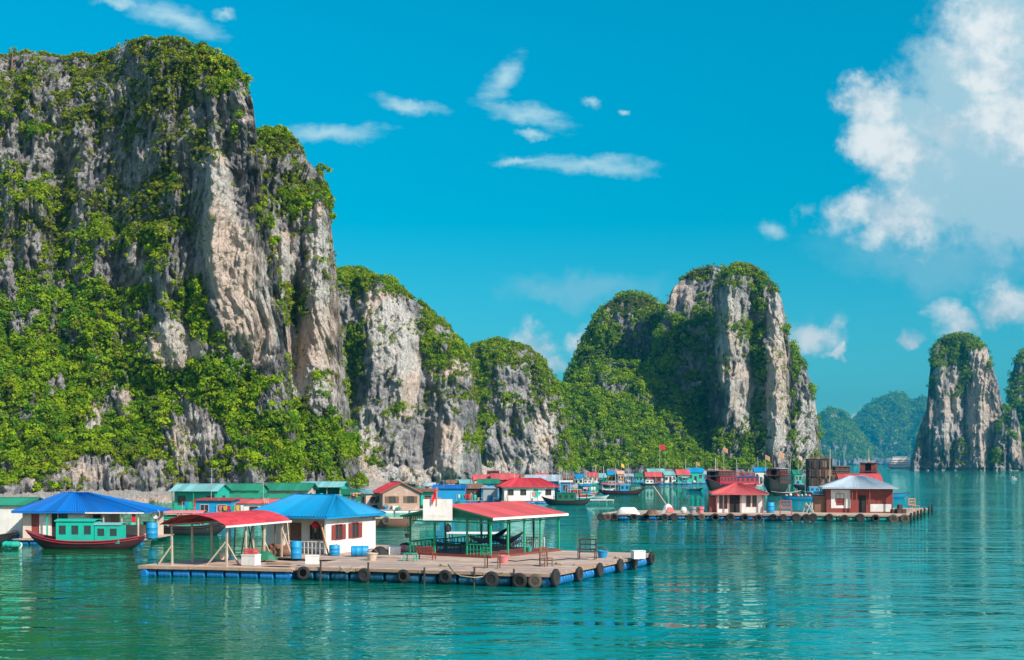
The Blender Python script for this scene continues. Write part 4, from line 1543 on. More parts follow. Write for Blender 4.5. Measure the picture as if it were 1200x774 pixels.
def white_house():
    C = Vector((-12.7, 87.0, ZD))
    t_ = thing('house', 'small white house with bright blue hipped roof and red shutters', 'house', C, RZH)
    W, Dp, H = 6.0, 6.5, 2.62
    sol = [(1.1, 2.0, .95, 1.98), (3.25, 4.15, .95, 2.02)]
    m = MB()
    wall(m, (0, 0), (0, Dp), 0, H, .12, [(a, b, za, zb) for a, b, za, zb in sol])
    wall(m, (0, Dp), (-W, Dp), 0, H, .12)
    wall(m, (-W, 1.7), (-W, Dp), 0, H, .12)
    wall(m, (-W, 1.7), (-.06, 1.7), 0, H, .12, [(2.0, 2.95, 0, 2.05), (3.7, 4.7, .9, 1.9)])
    m.build('wall', M_WHITE, t_)
    for a, b, za, zb in sol:
        window(t_, (0, 0), (0, 1), a, b, za, zb, (1, 0), M_BROWNRED, M_GLASS, M_BROWNRED, 1, .12)
    window(t_, (-W, 1.7), (1, 0), 3.7, 4.7, .9, 1.9, (0, -1), M_BROWNWOOD, M_GLASS, None, 2, .12)
    d = MB()
    d.box((-W + 2.47, 1.72, 1.02), (.92, .05, 2.03), 0, .3)
    for z in (.55, 1.45):
        d.box((-W + 2.47, 1.69, z), (.6, .02, .7), 0, .1)
    dr = d.build('door', M_BROWNWOOD, t_)
    h = MB()
    h.lathe([(.0, -.06), (.035, -.04), (.035, 0)], (-W + 2.82, 1.66, 1.0), 8, 'y')
    h.build('handle', M_GREYMETAL, dr)
    for x in (-W, -W / 2):
        p = MB()
        p.bar((x, .06, 0), (x, .06, H), .11)
        p.build('porch_post', M_PALEWOOD, t_)
    railing(t_, (-W / 2, .06, 0), (-.15, .06, 0), .85, 9, M_WHITE, .03, 'porch_railing')
    hip_roof(t_, -W - .55, .55, -.65, Dp + .6, H - .02, H + 1.35, -W + 1.35, -1.25, M_BLUEROOF, fascia=M_BLUEROOF)
    # small dark gablet on the shaded hip
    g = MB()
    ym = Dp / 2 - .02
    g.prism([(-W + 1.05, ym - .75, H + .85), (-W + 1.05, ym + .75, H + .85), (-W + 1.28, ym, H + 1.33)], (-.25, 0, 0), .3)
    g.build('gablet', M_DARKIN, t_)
    s = MB()
    s.box((-W / 2 + .0, Dp / 2, H - .05), (W + .9, Dp + 1.0, .03))
    s.build('soffit', M_BROWNWOOD, t_)
    l = MB()
    l.box((.10, Dp - .35, 2.2), (.10, .12, .18))
    l.build('wall_lamp', M_GREYMETAL, t_)
    b = MB()
    b.bar((.5, -.35, .0), (-.35, -.02, 2.2), .09)
    b.build('porch_brace', M_ORANGEWOOD, t_)
    # lantern
    lc = C + Matrix.Rotation(RZH, 3, 'Z') @ Vector((-1.15, .55, 1.72))
    k = thing('lantern', 'round red paper lantern hanging in the porch of the white house', 'lantern', lc)
    m = MB()
    m.lathe([(.06, .0), (.16, .05), (.235, .17), (.25, .25), (.235, .33), (.16, .45), (.06, .50)], (0, 0, 0), 14)
    m.build('lantern_body', M_RED, k, smooth_=True)
    m = MB()
    m.lathe([(.07, .5), (.07, .54)], (0, 0, 0), 8)
    m.lathe([(.07, -.04), (.07, .0)], (0, 0, 0), 8)
    m.tube((0, 0, .5), (0, 0, .92), .008, 4)
    m.lathe([(.045, -.26), (.03, -.03)], (0, 0, 0), 8)
    m.build('tassel', M_YELLOW, k)


white_house()
p = at(391, 651, ZD)
barrel('open blue tub against the white house, below its shuttered window', (p.x + .1, p.y - .3, ZD), M_BLUE, .72, .36, cat='tub')
p = at(419, 652, ZD)
barrel('blue barrel lying on its side at the foot of the white house wall', (p.x + .2, p.y - .4, ZD), M_BLUE, 1.15, .36, True, R(10))
for (px, py, lb, L_) in ((455, 654, 'loose heap of pale planks on the deck right of the white house', 2.6), (330, 662, 'short planks left on the deck before the porch', 1.8)):
    p = at(px, py, ZD)
    t_ = thing('plank_heap', lb, 'planks', (p.x, p.y, ZD), R(-20))
    m = MB()
    for k in range(9):
        m.box((random.uniform(-.2, .2), (k % 5) * .17 - .3, .04 + .06 * (k // 5)), (L_ * random.uniform(.7, 1), .14, .045), random.uniform(-.12, .12))
    m.build('planks', M_PALEWOOD if px == 455 else M_BEAM, t_)
# cloth-covered goods right of the house
p = at(487, 648, ZD)
t_ = thing('goods_heap', 'low heap of white and pink sacks on the deck behind the turquoise stool', 'sacks', (p.x - .6, p.y + 1.0, ZD))
for k, (mt, nm) in enumerate(((M_FOAM, 'sack'), (M_PINK, 'sack'), (M_PALEWOOD, 'sack'), (M_FOAM, 'sack'))):
    m = MB()
    m.lathe([(.02, -.5), (.22, -.4), (.27, 0), (.22, .4), (.02, .5)], (k * .62 - 1, .1 * (k % 2), .22), 10, 'x')
    m.build(nm, mt, t_, smooth_=True)

# ------------------------------------------------------------------ green pavilion
RZP = R(-34)
PC = Vector((-1.4, 83.7, ZD))
PW, PD, PE, PR = 6.7, 8.4, 2.72, 3.42


def pav(x, y, z):
    return PC + Matrix.Rotation(RZP, 3, 'Z') @ Vector((x, y, z))


def pavilion():
    t_ = thing('pavilion', 'open green pavilion with a red gabled roof on thin posts', 'pavilion', PC, RZP)
    f = MB()
    for k in range(26):
        f.box((-PW / 2, (k + .5) * (PD + .3) / 26 - .15, .07), (PW + .3, (PD + .3) / 26 - .012, .14))
    f.build('floor', M_TILE, t_)
    for (x, y) in [(-PW, 0), (-4.6, 0), (-1.9, 0), (0, 0), (0, 2.0), (0, 4.0), (0, 6.0), (0, PD), (-2.1, PD), (-4.2, PD), (-PW, PD), (-PW, 4.0), (-3.1, 4.2)]:
        m = MB()
        m.bar((x, y, .14), (x, y, PE), .11)
        m.build('post', M_GREEN if (y < 1 or x == 0) else M_DGREEN, t_)
    for (p, q) in (((-PW, 0, 2.3), (0, 0, 2.3)), ((0, 0, 2.3), (0, PD, 2.3)), ((-PW, 0, PE - .03), (0, 0, PE - .03)), ((0, 0, PE - .03), (0, PD, PE - .03)), ((-PW, PD, PE - .05), (0, PD, PE - .05)), ((-PW, 0, PE - .05), (-PW, PD, PE - .05))):
        m = MB()
        m.bar(p, q, .07, .09)
        m.build('beam', M_GREEN, t_)
    gable_roof(t_, -PW - .5, .5, -.45, PD + .5, PE - .06, PR, M_PINKROOF, 'y', mat2=M_GREENROOF)
    fb = MB()
    fb.bar((.5, -.45, PE - .14), (.5, PD + .5, PE - .14), .05, .16)
    fb.build('fascia', M_FOAM, t_)
    rk = MB()
    for (xa, xb) in ((-PW - .5, -PW / 2), (.5, -PW / 2)):
        rk.bar((xa, -.47, PE - .13), (xb, -.47, PR - .07), .05, .12)
    rk.build('barge_board', M_DGREEN, t_)
    c = MB()          # boards under the roof
    xm = -PW / 2
    c.prism([(-PW - .4, -.4, PE - .12), (xm, -.4, PR - .1), (.4, -.4, PE - .12), (.4, -.4, PE - .16), (xm, -.4, PR - .14), (-PW - .4, -.4, PE - .16)], (0, PD + .8, 0), .3)
    c.build('roof_boarding', M_DGREEN, t_)
    g = MB()          # boarded gable with a fringe below
    g.prism([(-PW - .42, -.40, PE - .10), (.42, -.40, PE - .10), (xm, -.40, PR - .08)], (0, .05, 0), .3)
    n = 44
    for k in range(n):
        x = -PW - .3 + (k + .5) * (PW + .6) / n
        g.prism([(x - .065, -.42, PE - .08), (x + .065, -.42, PE - .08), (x + .065, -.42, PE - .22), (x, -.42, PE - .30), (x - .065, -.42, PE - .22)], (0, .025, 0))
    g.build('gable_panel', M_DGREEN, t_)
    v = MB()
    n = 52
    for k in range(n):
        y = -.2 + (k + .5) * (PD + .4) / n
        v.prism([(.22, y - .07, PE - .08), (.22, y + .07, PE - .08), (.22, y + .07, PE - .26), (.22, y, PE - .34), (.22, y - .07, PE - .26)], (.025, 0, 0))
    v.build('valance', M_DGREEN, t_)
    railing(t_, (-1.9, 0, .14), (0, 0, .14), .72, 7, M_GREEN, .035, 'balustrade')
    railing(t_, (-PW, 0, .14), (-4.6, 0, .14), .72, 7, M_GREEN, .035, 'balustrade')
    railing(t_, (-4.2, PD, .14), (-1.2, PD, .14), .75, 14, M_WHITE, .04, 'balustrade')
    railing(t_, (-PW, PD, .14), (-4.2, PD, .14), .75, 9, M_DGREEN, .035, 'balustrade')
    railing(t_, (-PW, 0, .14), (-PW, PD, .14), .75, 20, M_DGREEN, .035, 'balustrade')


pavilion()


def hammock(label, a, b, sag, w_=.8):
    a, b = Vector(a), Vector(b)
    t_ = thing('hammock', label, 'hammock', a)
    d = b - a
    side = d.cross(Vector((0, 0, 1))).normalized()
    n, k = 22, 7
    vs, fs = [], []
    for s in (0, 1):
        for i in range(n + 1):
            u = i / n
            c = d * u + Vector((0, 0, -sag * 4 * u * (1 - u)))
            hw = w_ / 2 * (math.sin(math.pi * u) ** .6 + .03)
            for j in range(k):
                e = -1 + 2 * j / (k - 1)
                vs.append(c + side * (hw * e * .75) + Vector((0, 0, hw * .8 * e * e - .012 * s)))
    o_ = (n + 1) * k
    for i in range(n):
        for j in range(k - 1):
            q = i * k + j
            fs += [(q, q + 1, q + k + 1, q + k), (o_ + q, o_ + q + k, o_ + q + k + 1, o_ + q + 1)]
    m = MB()
    m.add(vs, fs, .5)
    m.build('netting', M_HAMMOCK, t_, smooth_=True)
    for e, q in (((0, 0, 0), d * .08), (d, d * .92)):
        r_ = MB()
        r_.tube(e, Vector(q) + Vector((0, 0, -sag * 4 * .08 * .92)), .02, 5)
        r_.build('rope', M_ROPE, t_)


hammock('dark hammock slung low across the middle of the pavilion', pav(-4.2, PD - .1, 1.55), pav(-1.9, .15, 1.35), .75)
hammock('blue hammock tied to a side post of the pavilion, sagging towards the water', pav(-.05, 4.0, 1.55), pav(-3.1, 4.3, 1.2), .72)

# sign board over the gable
c = pav(-3.35, -1.3, 0)
t_ = thing('sign_board', 'blank white sign board fixed above the pavilion gable', 'sign', (c.x, c.y, 0), R(-5))
m = MB()
m.box((0, 0, 3.92), (1.95, .06, 1.40), 0, .2)
m.build('board', M_WHITE, t_)
m = MB()
for x in (-.55, .55):
    m.bar((x, .07, 2.9), (x, .07, 4.6), .06)
    m.bar((x, .07, 3.35), (x + .3, 1.2, 3.35), .05)
m.build('bracket', M_DGREEN, t_)
m = MB()
for z, w0, w1 in ((3.52, -.7, -.05), (3.50, .05, .55)):
    m.box(((w0 + w1) / 2, -.034, z), (w1 - w0, .006, .03))
m.build('faded_line', paint('faded_print', (0.55, 0.50, 0.45), .7, .1), t_)
f_ = flag_on_pole('red flag drooping from a short pole above the white sign board', (c.x - .05, c.y - .07, 4.2), 1.25, .75, .6, 1.1, R(178))
c = pav(-3.3, -.25, 1.62)
t_ = thing('hanging_lamp', 'dark round lamp hanging under the white sign board', 'lamp', c)
m = MB()
m.lathe([(.03, .62), (.05, .55), (.20, .42), (.25, .25), (.20, .08), (.05, 0)], (0, 0, 0), 14)
m.build('lamp_shade', M_DARKIN, t_, smooth_=True)
m = MB()
m.tube((0, 0, .6), (0, 0, 1.0), .012, 4)
m.build('cord', M_DARKIN, t_)
potted_plant('dark hanging plant on the end post of the pavilion', pav(-PW, -.3, 1.15), .2, .45, M_DARKIN, seed=3, hanging=True)

# things on the deck round the pavilion
p = at(481, 658, ZD)
chair('stool', 'low turquoise stool by the end post of the pavilion', 'stool', (p.x, p.y, ZD), R(-20), .75, .5, .5, .5, M_TURQ)
p = at(499, 656, ZD)
chair('bench', 'red brown wooden bench before the pavilion railing', 'bench', (p.x, p.y + .2, ZD), R(155), 1.25, .45, .45, .82, M_BROWNRED)
potted_plant('potted plant on the pavilion floor behind the red brown bench', pav(-5.2, .7, .14), .26, .75, M_BROWNRED, seed=5)
potted_plant('potted plant at the sunny back corner post of the pavilion', pav(-.4, 5.2, .14), .22, .55, M_TURQ, seed=8)
p = at(577, 667, ZD)
chair('stool', 'tall brown wooden stool at the front edge of the raft', 'stool', (p.x, p.y + .4, ZD), R(-17), .85, .5, .8, .8, M_BROWNWOOD)
p = at(640, 664, ZD)
chair('wooden_chair', 'old wooden chair on the open deck before the pavilion corner', 'chair', (p.x, p.y, ZD), R(35), .62, .55, .5, 1.15, M_BROWNWOOD)
p = at(688, 656, ZD)
chair('armchair', 'dark wooden armchair alone on the sunny end of the raft', 'armchair', (p.x, p.y, ZD), R(-12), 1.15, .7, .5, 1.3, M_DARKBOARD, True)
p = at(563, 651, ZD)
chair('stool', 'green stool behind the railing beside the pavilion corner post', 'stool', pav(-1.0, .9, .14), R(-29), .5, .4, .45, .45, M_GREEN)
t_ = thing('table', 'dark low table on the pavilion floor under the hammock', 'table', pav(-3.4, 2.4, .14), RZP)
m = MB()
m.box((0, 0, .55), (1.4, .8, .05))
m.build('tabletop', M_DARKBOARD, t_)
for sx in (-1, 1):
    for sy in (-1, 1):
        m = MB()
        m.bar((sx * .6, sy * .32, 0), (sx * .6, sy * .32, .53), .06)
        m.build('leg', M_DARKBOARD, t_)
# mooring ropes
for lb, pts in (('pale mooring rope looping over the raft edge below the pavilion', [(525, 661, ZD + .03), (531, 669, ZD + .02), (540, 675, .55), (556, 677, .48), (574, 675, .55), (590, 671, ZD + .04)]),
                ('pale rope coiled on the deck near the two rafts\' joint', [(398, 664, ZD + .03), (402, 668, ZD - .05), (407, 671, .6), (412, 668, ZD - .02), (414, 663, ZD + .03)]),
                ('dark hose lying across the deck before the pavilion', [(585, 656, ZD + .03), (605, 658, ZD + .03), (622, 656, ZD + .03), (645, 657, ZD + .03), (668, 655, ZD + .03)])):
    q = [at(*a) for a in pts]
    if 'loop' in lb or 'coiled' in lb:
        q = [v if v.z > ZD - .03 else Vector((v.x, v.y - .1, v.z)) for v in q]
    sm = []
    for i in range(len(q) - 1):
        sm += [q[i].lerp(q[i + 1], k / 4) for k in range(4)]
    sm.append(q[-1])
    m = MB()
    m.path(sm, .035, 5)
    o = m.build('rope', M_ROPE if 'pale' in lb else M_DARKIN, None, smooth_=True)
    tag(o, lb, 'rope' if 'rope' in lb else 'hose')

# ================================================================== the village behind
def zrow(py, Y, zf=0.0):
    return HC + (HOR - py) * Y / FPX - zf


def vhouse(label, px0, px1, Y, ey, ry, wallm, roofm, depth=5.0, rz=0.0, zf=0.5, roof='gable_x', wins=2, door=None, over=.35, group='floating houses of the village', winm=None, shut=None,
           floatm=None, open_front=False, name='floating_house', cat='house', fascia=None, porch=0.0, veranda=None, ridge=None, deckx=.6, two=False, roof2=None):
    """A house on its own floats. px0..px1: its front in picture columns, ey/ry: eave and ridge rows, Y: distance."""
    W = (px1 - px0) * Y / FPX / math.cos(R(rz))
    cx = ((px0 + px1) / 2 - 600) * Y / FPX
    t_ = thing(name, label, cat, (cx, Y, 0), R(rz), group)
    H = zrow(ey, Y, zf)
    rise = (ey - ry) * Y / FPX
    hw = W / 2
    f = MB()
    n = 8
    for k in range(n):
        f.box((0, -deckx - porch + (k + .5) * (depth + 2 * deckx + porch) / n, zf - .06), (W + 2 * deckx, (depth + 2 * deckx + porch) / n - .02, .08))
    f.build('floor_deck', M_DECK, t_)
    floats(t_, -hw - deckx, hw + deckx, -deckx - porch, depth, zf - .12, floatm or M_DRUM, max(3, int(W / 1.6)))
    ops = []
    fr = []
    if not open_front:
        cells = wins + (1 if door else 0)
        dk = cells // 2 if door else -1
        for k in range(cells):
            c = -hw + W * (k + .5) / cells
            if k == dk:
                ops.append((c - .42 + hw, c + .42 + hw, zf, zf + min(2.0, H * .82)))
                fr.append(('d', c))
            else:
                w2 = min(.5, W / cells * .3)
                ops.append((c - w2 + hw, c + w2 + hw, zf + H * .38, zf + H * .78))
                fr.append(('w', c))
    m = MB()
    if not open_front:
        wall(m, (-hw, 0), (hw, 0), zf, zf + H, .08, ops)
    wall(m, (-hw, depth), (hw, depth), zf, zf + H, .08)
    sops = [(depth * .35, depth * .6, zf + H * .4, zf + H * .78)] if depth > 3 and not open_front else []
    wall(m, (-hw + .04, 0), (-hw + .04, depth), zf, zf + H, .08, sops)
    wall(m, (hw - .04, 0), (hw - .04, depth), zf, zf + H, .08, sops)
    if roof == 'gable_y':
        for y in (0.0, depth):
            m.prism([(-hw, y - .04, zf + H), (hw, y - .04, zf + H), (0, y - .04, zf + H + rise)], (0, .08, 0), .5)
    m.build('wall', wallm, t_)
    for (kind, c), o in zip(fr, ops):
        if kind == 'w':
            window(t_, (-hw, 0), (1, 0), o[0], o[1], o[2], o[3], (0, -1), winm or M_BROWNWOOD, M_GLASS, shut, 1)
        else:
            d = MB()
            d.box((c, -.0, (o[2] + o[3]) / 2), (.82, .05, o[3] - o[2] - .02), 0, .4)
            d.build('door', door, t_)
    for sx in (-1, 1):
        if sops:
            window(t_, (sx * (hw - .04), 0), (0, 1), sops[0][0], sops[0][1], sops[0][2], sops[0][3], (sx, 0), winm or M_BROWNWOOD, M_GLASS, None, 1)
    x0, x1, y0, y1 = -hw - over, hw + over, -over - porch, depth + over
    ze = zf + H + .04
    if roof == 'hip':
        rl = ridge if ridge is not None else .25
        hip_roof(t_, x0, x1, y0, y1, ze - .06, ze + rise, -hw * rl * 2 + 0, hw * rl * 2, roofm, fascia=fascia)
    elif roof == 'pyramid':
        hip_roof(t_, x0, x1, y0, y1, ze - .06, ze + rise, -.25, .25, roofm, fascia=fascia)
    elif roof == 'gable_x':
        gable_roof(t_, x0, x1, y0, y1, ze - .06, ze + rise, roofm, 'x', fascia=fascia, mat2=roof2)
        for sx in (-1, 1):
            g = MB()
            g.prism([(sx * (hw - .04), 0, zf + H), (sx * (hw - .04), depth, zf + H), (sx * (hw - .04), depth / 2, zf + H + rise * .9)], (.05, 0, 0), .5)
            g.build('gable', wallm, t_)
    elif roof == 'gable_y':
        gable_roof(t_, x0, x1, y0, y1, ze - .1, ze + rise, roofm, 'y', fascia=fascia, mat2=roof2)
    else:
        shed_roof(t_, x0, x1, y0, y1, ze, ze + rise, roofm)
    if porch or open_front:
        yy_ = -porch - over * .3 if porch else 0.0
        npst = max(3, int(W / 1.8))
        for k in range(npst):
            p = MB()
            x = -hw + .05 + k * (W - .1) / (npst - 1)
            p.bar((x, yy_, zf), (x, yy_, ze), .09)
            p.build('post', veranda or M_PALEWOOD, t_)
        railing(t_, (-hw, yy_, zf), (hw, yy_, zf), .7, int(W / .5), veranda or M_PALEWOOD, .03)
    rg = random.Random(label)
    if rg.random() < .45 and not porch and not open_front:
        aw = MB()
        w2 = W * rg.uniform(.35, .6)
        xa = rg.uniform(-hw, hw - w2)
        za = zf + H * rg.uniform(.72, .86)
        aw.sheet((xa, -1.1, za - .25), (xa + w2, -1.1, za - .25), (xa + w2, -.05, za + .1), (xa, -.05, za + .1))
        a_ = aw.build('awning', rg.choice([M_BLUE, M_PINK, M_GREYROOF, M_RUST, M_FOAM, M_TURQ, M_PALEWOOD]), t_)
        for xx in (xa + .06, xa + w2 - .06):
            pm = MB()
            pm.bar((xx, -1.05, zf), (xx, -1.05, za - .27), .06)
            pm.build('prop', M_PALEWOOD, a_)
    if rg.random() < .5:
        ae = MB()
        xx = rg.uniform(-hw * .8, hw * .8)
        hz = ze + rise + rg.uniform(.8, 2.4)
        ae.tube((xx, depth * .6, zf + H * .5), (xx, depth * .6, hz), .045, 5)
        ae.bar((xx - .45, depth * .6, hz - .1), (xx + .45, depth * .6, hz - .1), .04)
        ae.bar((xx - .3, depth * .6, hz - .35), (xx + .3, depth * .6, hz - .35), .04)
        ae.build('aerial', M_GREYMETAL, t_)
    if Y < 460:
        deck_clutter(label, cx, Y, R(rz), W, deckx * .6 + porch, zf, 3 if Y < 300 else 2)
    return t_


SEEN_CLUTTER = set()


def clutter_item(kind, label, loc, rz, cat, group):
    t_ = thing(kind, label, cat, loc, rz, group)
    if kind == 'basket':
        m = MB()
        m.lathe([(.26, 0), (.36, .42), (.40, .42), (.40, .48), (.33, .48), (.24, .05)], (0, 0, 0), 10)
        m.build('basket_body', random.choice([M_PALEWOOD, M_TURQ, M_PINK, M_BLUE]), t_, smooth_=True)
        m = MB()
        m.path([(-.38 * math.cos(k * math.pi / 6), 0, .45 + .3 * math.sin(k * math.pi / 6)) for k in range(7)], .025, 4)
        m.build('handle', M_BROWNWOOD, t_)
    elif kind == 'foam_box':
        m = MB()
        m.box((0, 0, .24), (.8, .55, .48), 0, .2)
        m.build('box_body', M_FOAM, t_)
        m = MB()
        m.box((0, 0, .51), (.84, .59, .06), 0, .2)
        m.build('lid', M_FOAM, t_)
    elif kind == 'washing':
        for x in (-1.1, 1.1):
            m = MB()
            m.tube((x, 0, 0), (x, 0, 1.6), .03, 5)
            m.build('pole', M_PALEWOOD, t_)
        m = MB()
        m.tube((-1.1, 0, 1.55), (1.1, 0, 1.55), .012, 4)
        m.build('line', M_ROPE, t_)
        for k in range(4):
            m = MB()
            w_, h_ = random.uniform(.3, .5), random.uniform(.5, .85)
            m.prism([(-.8 + k * .52, 0, 1.54), (-.8 + k * .52 + w_, 0, 1.54), (-.8 + k * .52 + w_ * .9, .05, 1.54 - h_), (-.8 + k * .52 + .03, .04, 1.54 - h_)], (0, .02, 0))
            m.build('garment', random.choice([M_RED, M_FOAM, M_BLUE, M_PINK, M_YELLOW, M_TURQ]), t_)
    elif kind == 'net_heap':
        m = MB()
        m.lathe([(.75, 0), (.62, .3), (.3, .5), (.02, .56)], (0, 0, 0), 9)
        m.v = [(x * (1 + .2 * math.sin(7 * z + x * 4)), y * .7, z) for x, y, z in m.v]
        m.build('net_bundle', random.choice([M_DGREEN, M_BROWNWOOD, M_BLUE, M_DARKIN]), t_)
    else:
        m = MB()
        for k in range(5):
            m.bar((random.uniform(-.5, .5), random.uniform(-.2, .2), 0), (random.uniform(-.6, .6), .35, 1.5 + random.random()), .06)
        m.build('timber', M_PALEWOOD, t_)
    return t_


def deck_clutter(label, X, Y, rz, W, front, zf, n):
    kinds = [('basket', 'round basket', 'basket'), ('foam_box', 'white foam box', 'box'), ('washing', 'washing on a line', 'washing'), ('net_heap', 'heap of net', 'net'), ('timber_props', 'leaning timber props', 'timber'), ('barrel', 'plastic barrel', 'barrel')]
    random.shuffle(kinds)
    for (kd, ph, ct) in kinds[:n]:
        lb = ph + ' on the float of the ' + label
        ws = lb.split()
        lb = ' '.join(ws[:16])
        while lb.split()[-1] in ('a', 'the', 'of', 'with', 'and', 'on', 'its', 'in', 'behind', 'beside'):
            lb = ' '.join(lb.split()[:-1])
        if lb in SEEN_CLUTTER:
            continue
        SEEN_CLUTTER.add(lb)
        x = random.uniform(-W / 2 - .2, W / 2 + .2)
        v = Matrix.Rotation(rz, 3, 'Z') @ Vector((x, -front + random.uniform(0, .25), 0))
        loc = (X + v.x, Y + v.y, zf - .02)
        if kd == 'barrel':
            barrel(lb, loc, random.choice([M_DRUM, M_BLUE, M_TURQ]), .95, .32, group='goods on the village floats')
        else:
            clutter_item(kd, lb, loc, rz + random.uniform(-.3, .3), ct, 'goods on the village floats')


# pale rock ledge at the foot of the tall cliff
def shore():
    u = np.arange(-60, 470, 1.6)
    rows = [(-6.0, -1.2), (-5.0, 0.2), (-4.2, .75), (-3.0, 1.0), (0, 1.15), (4, 1.35), (10, 1.9), (22, 2.2)]
    V = []
    for j, (dy, z) in enumerate(rows):
        Yb = np.interp(u, [-60, 300, 380, 470], [232, 232, 255, 330])
        Y = Yb + dy + 1.4 * fbm(u / 9, u * 0 + j * .3, u * 0, 5, 3)
        X = (u - 600) * Y / FPX
        Z = z + (.28 if j > 1 else 0) * fbm(u / 3.0, u * 0 + j * 1.7, u * 0, 9, 3)
        V.append(np.stack([X, Y, Z], -1))
    V = np.stack(V)
    r, c = V.shape[:2]
    idx = np.arange(r * c).reshape(r, c)
    F = np.stack([idx[:-1, :-1], idx[:-1, 1:], idx[1:, 1:], idx[1:, :-1]], -1).reshape(-1, 4)
    o = np_mesh('shore', V.reshape(-1, 3), F, ROCK, {'pale': np.full(r * c, .75), 'moss': np.zeros(r * c)})
    tag(o, 'pale rock ledge along the foot of the cliffs', 'shore', kind='structure')


shore()


def rubble():
    """Boulders heaped on the shore under the sloping cliff."""
    V, F = [], []
    rg = np.random.default_rng(4)
    base = bmesh.new()
    bmesh.ops.create_icosphere(base, subdivisions=2, radius=1)
    bv = np.array([v.co[:] for v in base.verts])
    bf = np.array([[v.index for v in f.verts] for f in base.faces])
    base.free()
    for k in range(420):
        px = rg.uniform(410, 575)
        Y = np.interp(px, [410, 470, 575], [335, 385, 470]) + rg.uniform(-8, 10)
        s = rg.uniform(.5, 2.0)
        w = bv * (s * rg.uniform(.7, 1.3, 3))
        w = w * (1 + .35 * vnoise(bv[:, 0] * 1.7 + k * 9.1, bv[:, 1] * 1.7, bv[:, 2] * 1.7, k))[:, None]
        c = np.array([(px - 600) * Y / FPX, Y, rg.uniform(0, 2.2) + (2.0 if rg.random() < .4 else 0)])
        F.append(bf + len(V) * len(bv))
        V.append(w + c)
    V = np.concatenate(V)
    o = np_mesh('boulders', V, np.concatenate(F), ROCK, {'pale': np.full(len(V), .5), 'moss': np.zeros(len(V))})
    tag(o, 'grey rubble heaped along the shore below the sloping cliff', 'rubble', kind='stuff')


rubble()

# ------------------------------------------------------------------ left group
Yb = 111.0


def blue_house():
    W0, W1 = (27 - 600) * Yb / FPX, (170 - 600) * Yb / FPX
    t_ = thing('floating_house', 'long cream house under a royal blue roof sweeping out over an open porch', 'house', (W0, Yb, 0), R(-3), 'floating houses of the village')
    W = W1 - W0
    zf = .5
    H = zrow(599, Yb, zf)
    wl = 5.75
    f = MB()
    for k in range(10):
        f.box((W / 2, -.8 + k * .85, zf - .06), (W + .8, .82, .09))
    f.build('floor_deck', M_DECK, t_)
    floats(t_, -.3, W + .3, -1.1, 6, zf - .12, M_DRUM, 9)
    m = MB()
    ops = [(.75, 1.45, zf, zf + 2.1), (2.55, 3.05, zf, zf + 2.3), (3.2, 3.95, zf + 1.0, zf + 2.2)]
    wall(m, (0, 0), (wl, 0), zf, zf + H, .1, ops)
    wall(m, (0, 0), (0, 5.4), zf, zf + H, .1)
    wall(m, (wl, 0), (wl, 5.4), zf, zf + H, .1, [(1, 3, zf, zf + 2)])
    wall(m, (0, 5.4), (W, 5.4), zf, zf + H, .1, [(wl + .8, W - .8, zf + .9, zf + 2.1)])
    m.build('wall', M_CREAM, t_)
    for o, mt, nm in ((ops[0], M_BROWNRED, 'door'), (ops[1], M_DARKIN, 'door')):
        d = MB()
        d.box(((o[0] + o[1]) / 2, .03, (o[2] + o[3]) / 2), (o[1] - o[0], .04, o[3] - o[2]), 0, .3)
        d.build(nm, mt, t_)
    window(t_, (0, 0), (1, 0), *ops[2], (0, -1), M_BROWNWOOD, M_GLASS, None, 2, .1)
    p = MB()
    p.box((1.95, -.07, zf + 1.15), (.95, .03, 2.2), 0, .2)
    p.build('white_panel', M_WHITE, t_)
    p = MB()
    p.box((4.75, -.07, zf + H * .72), (1.5, .03, .75), 0, .2)
    p.build('white_panel', M_WHITE, t_)
    for x in (2.45, 7.4, 9.0, W - .15):
        q = MB()
        q.bar((x, -.75, zf), (x, -.75, zf + H), .1)
        q.build('post', M_TURQ if x < 3 else M_PALEWOOD, t_)
    zr = zrow(574, Yb + 3, 0)
    hip_roof(t_, -.55, W + .5, -1.05, 5.9, zf + H, zr - .25, 2.6, 4.8, M_ROYAL, fascia=M_ROYAL)
    e = MB()
    e.bar((5.9, -1.09, zf + H - .12), (W + .45, -1.09, zf + H - .12), .03, .12)
    e.build('eave_board', M_FOAM, t_)
    return t_


blue_house()
vhouse('pale plain house with a green roof edge at the end of the village', -48, 27, 114, 592, 585, M_WHITE, M_GREENROOF, depth=6, rz=-3, roof='gable_x', wins=1, winm=M_DARKIN, zf=.3)
# clutter on its float
p = at(12, 640, .25)
t_ = thing('net_heap', 'heap of green fishing net on the float below the pale plain house', 'net', (p.x, p.y, .1))
m = MB()
for k in range(5):
    m.lathe([(.02, -.35), (.22, -.25), (.3, 0), (.22, .25), (.02, .35)], (random.uniform(-.5, .5), random.uniform(-.2, .2), .25), 9, 'x')
m.build('net_bundle', M_TURQ, t_, smooth_=True)
for k, px in enumerate((17, 22)):
    p = at(px, 640, .2)
    t_ = thing('buoy', ['white foam buoy beside the green net', 'white foam buoy, second from the green net'][k], 'buoy', (p.x, p.y, -.05))
    m = MB()
    m.lathe([(.02, 0), (.22, .05), (.3, .25), (.28, .45), (.12, .56)], (0, 0, 0), 12)
    m.build('buoy_body', M_FOAM, t_, smooth_=True)
    m = MB()
    m.lathe([(.06, .54), (.06, .62), (.02, .64)], (0, 0, 0), 8)
    m.build('buoy_cap', M_DARK, t_)
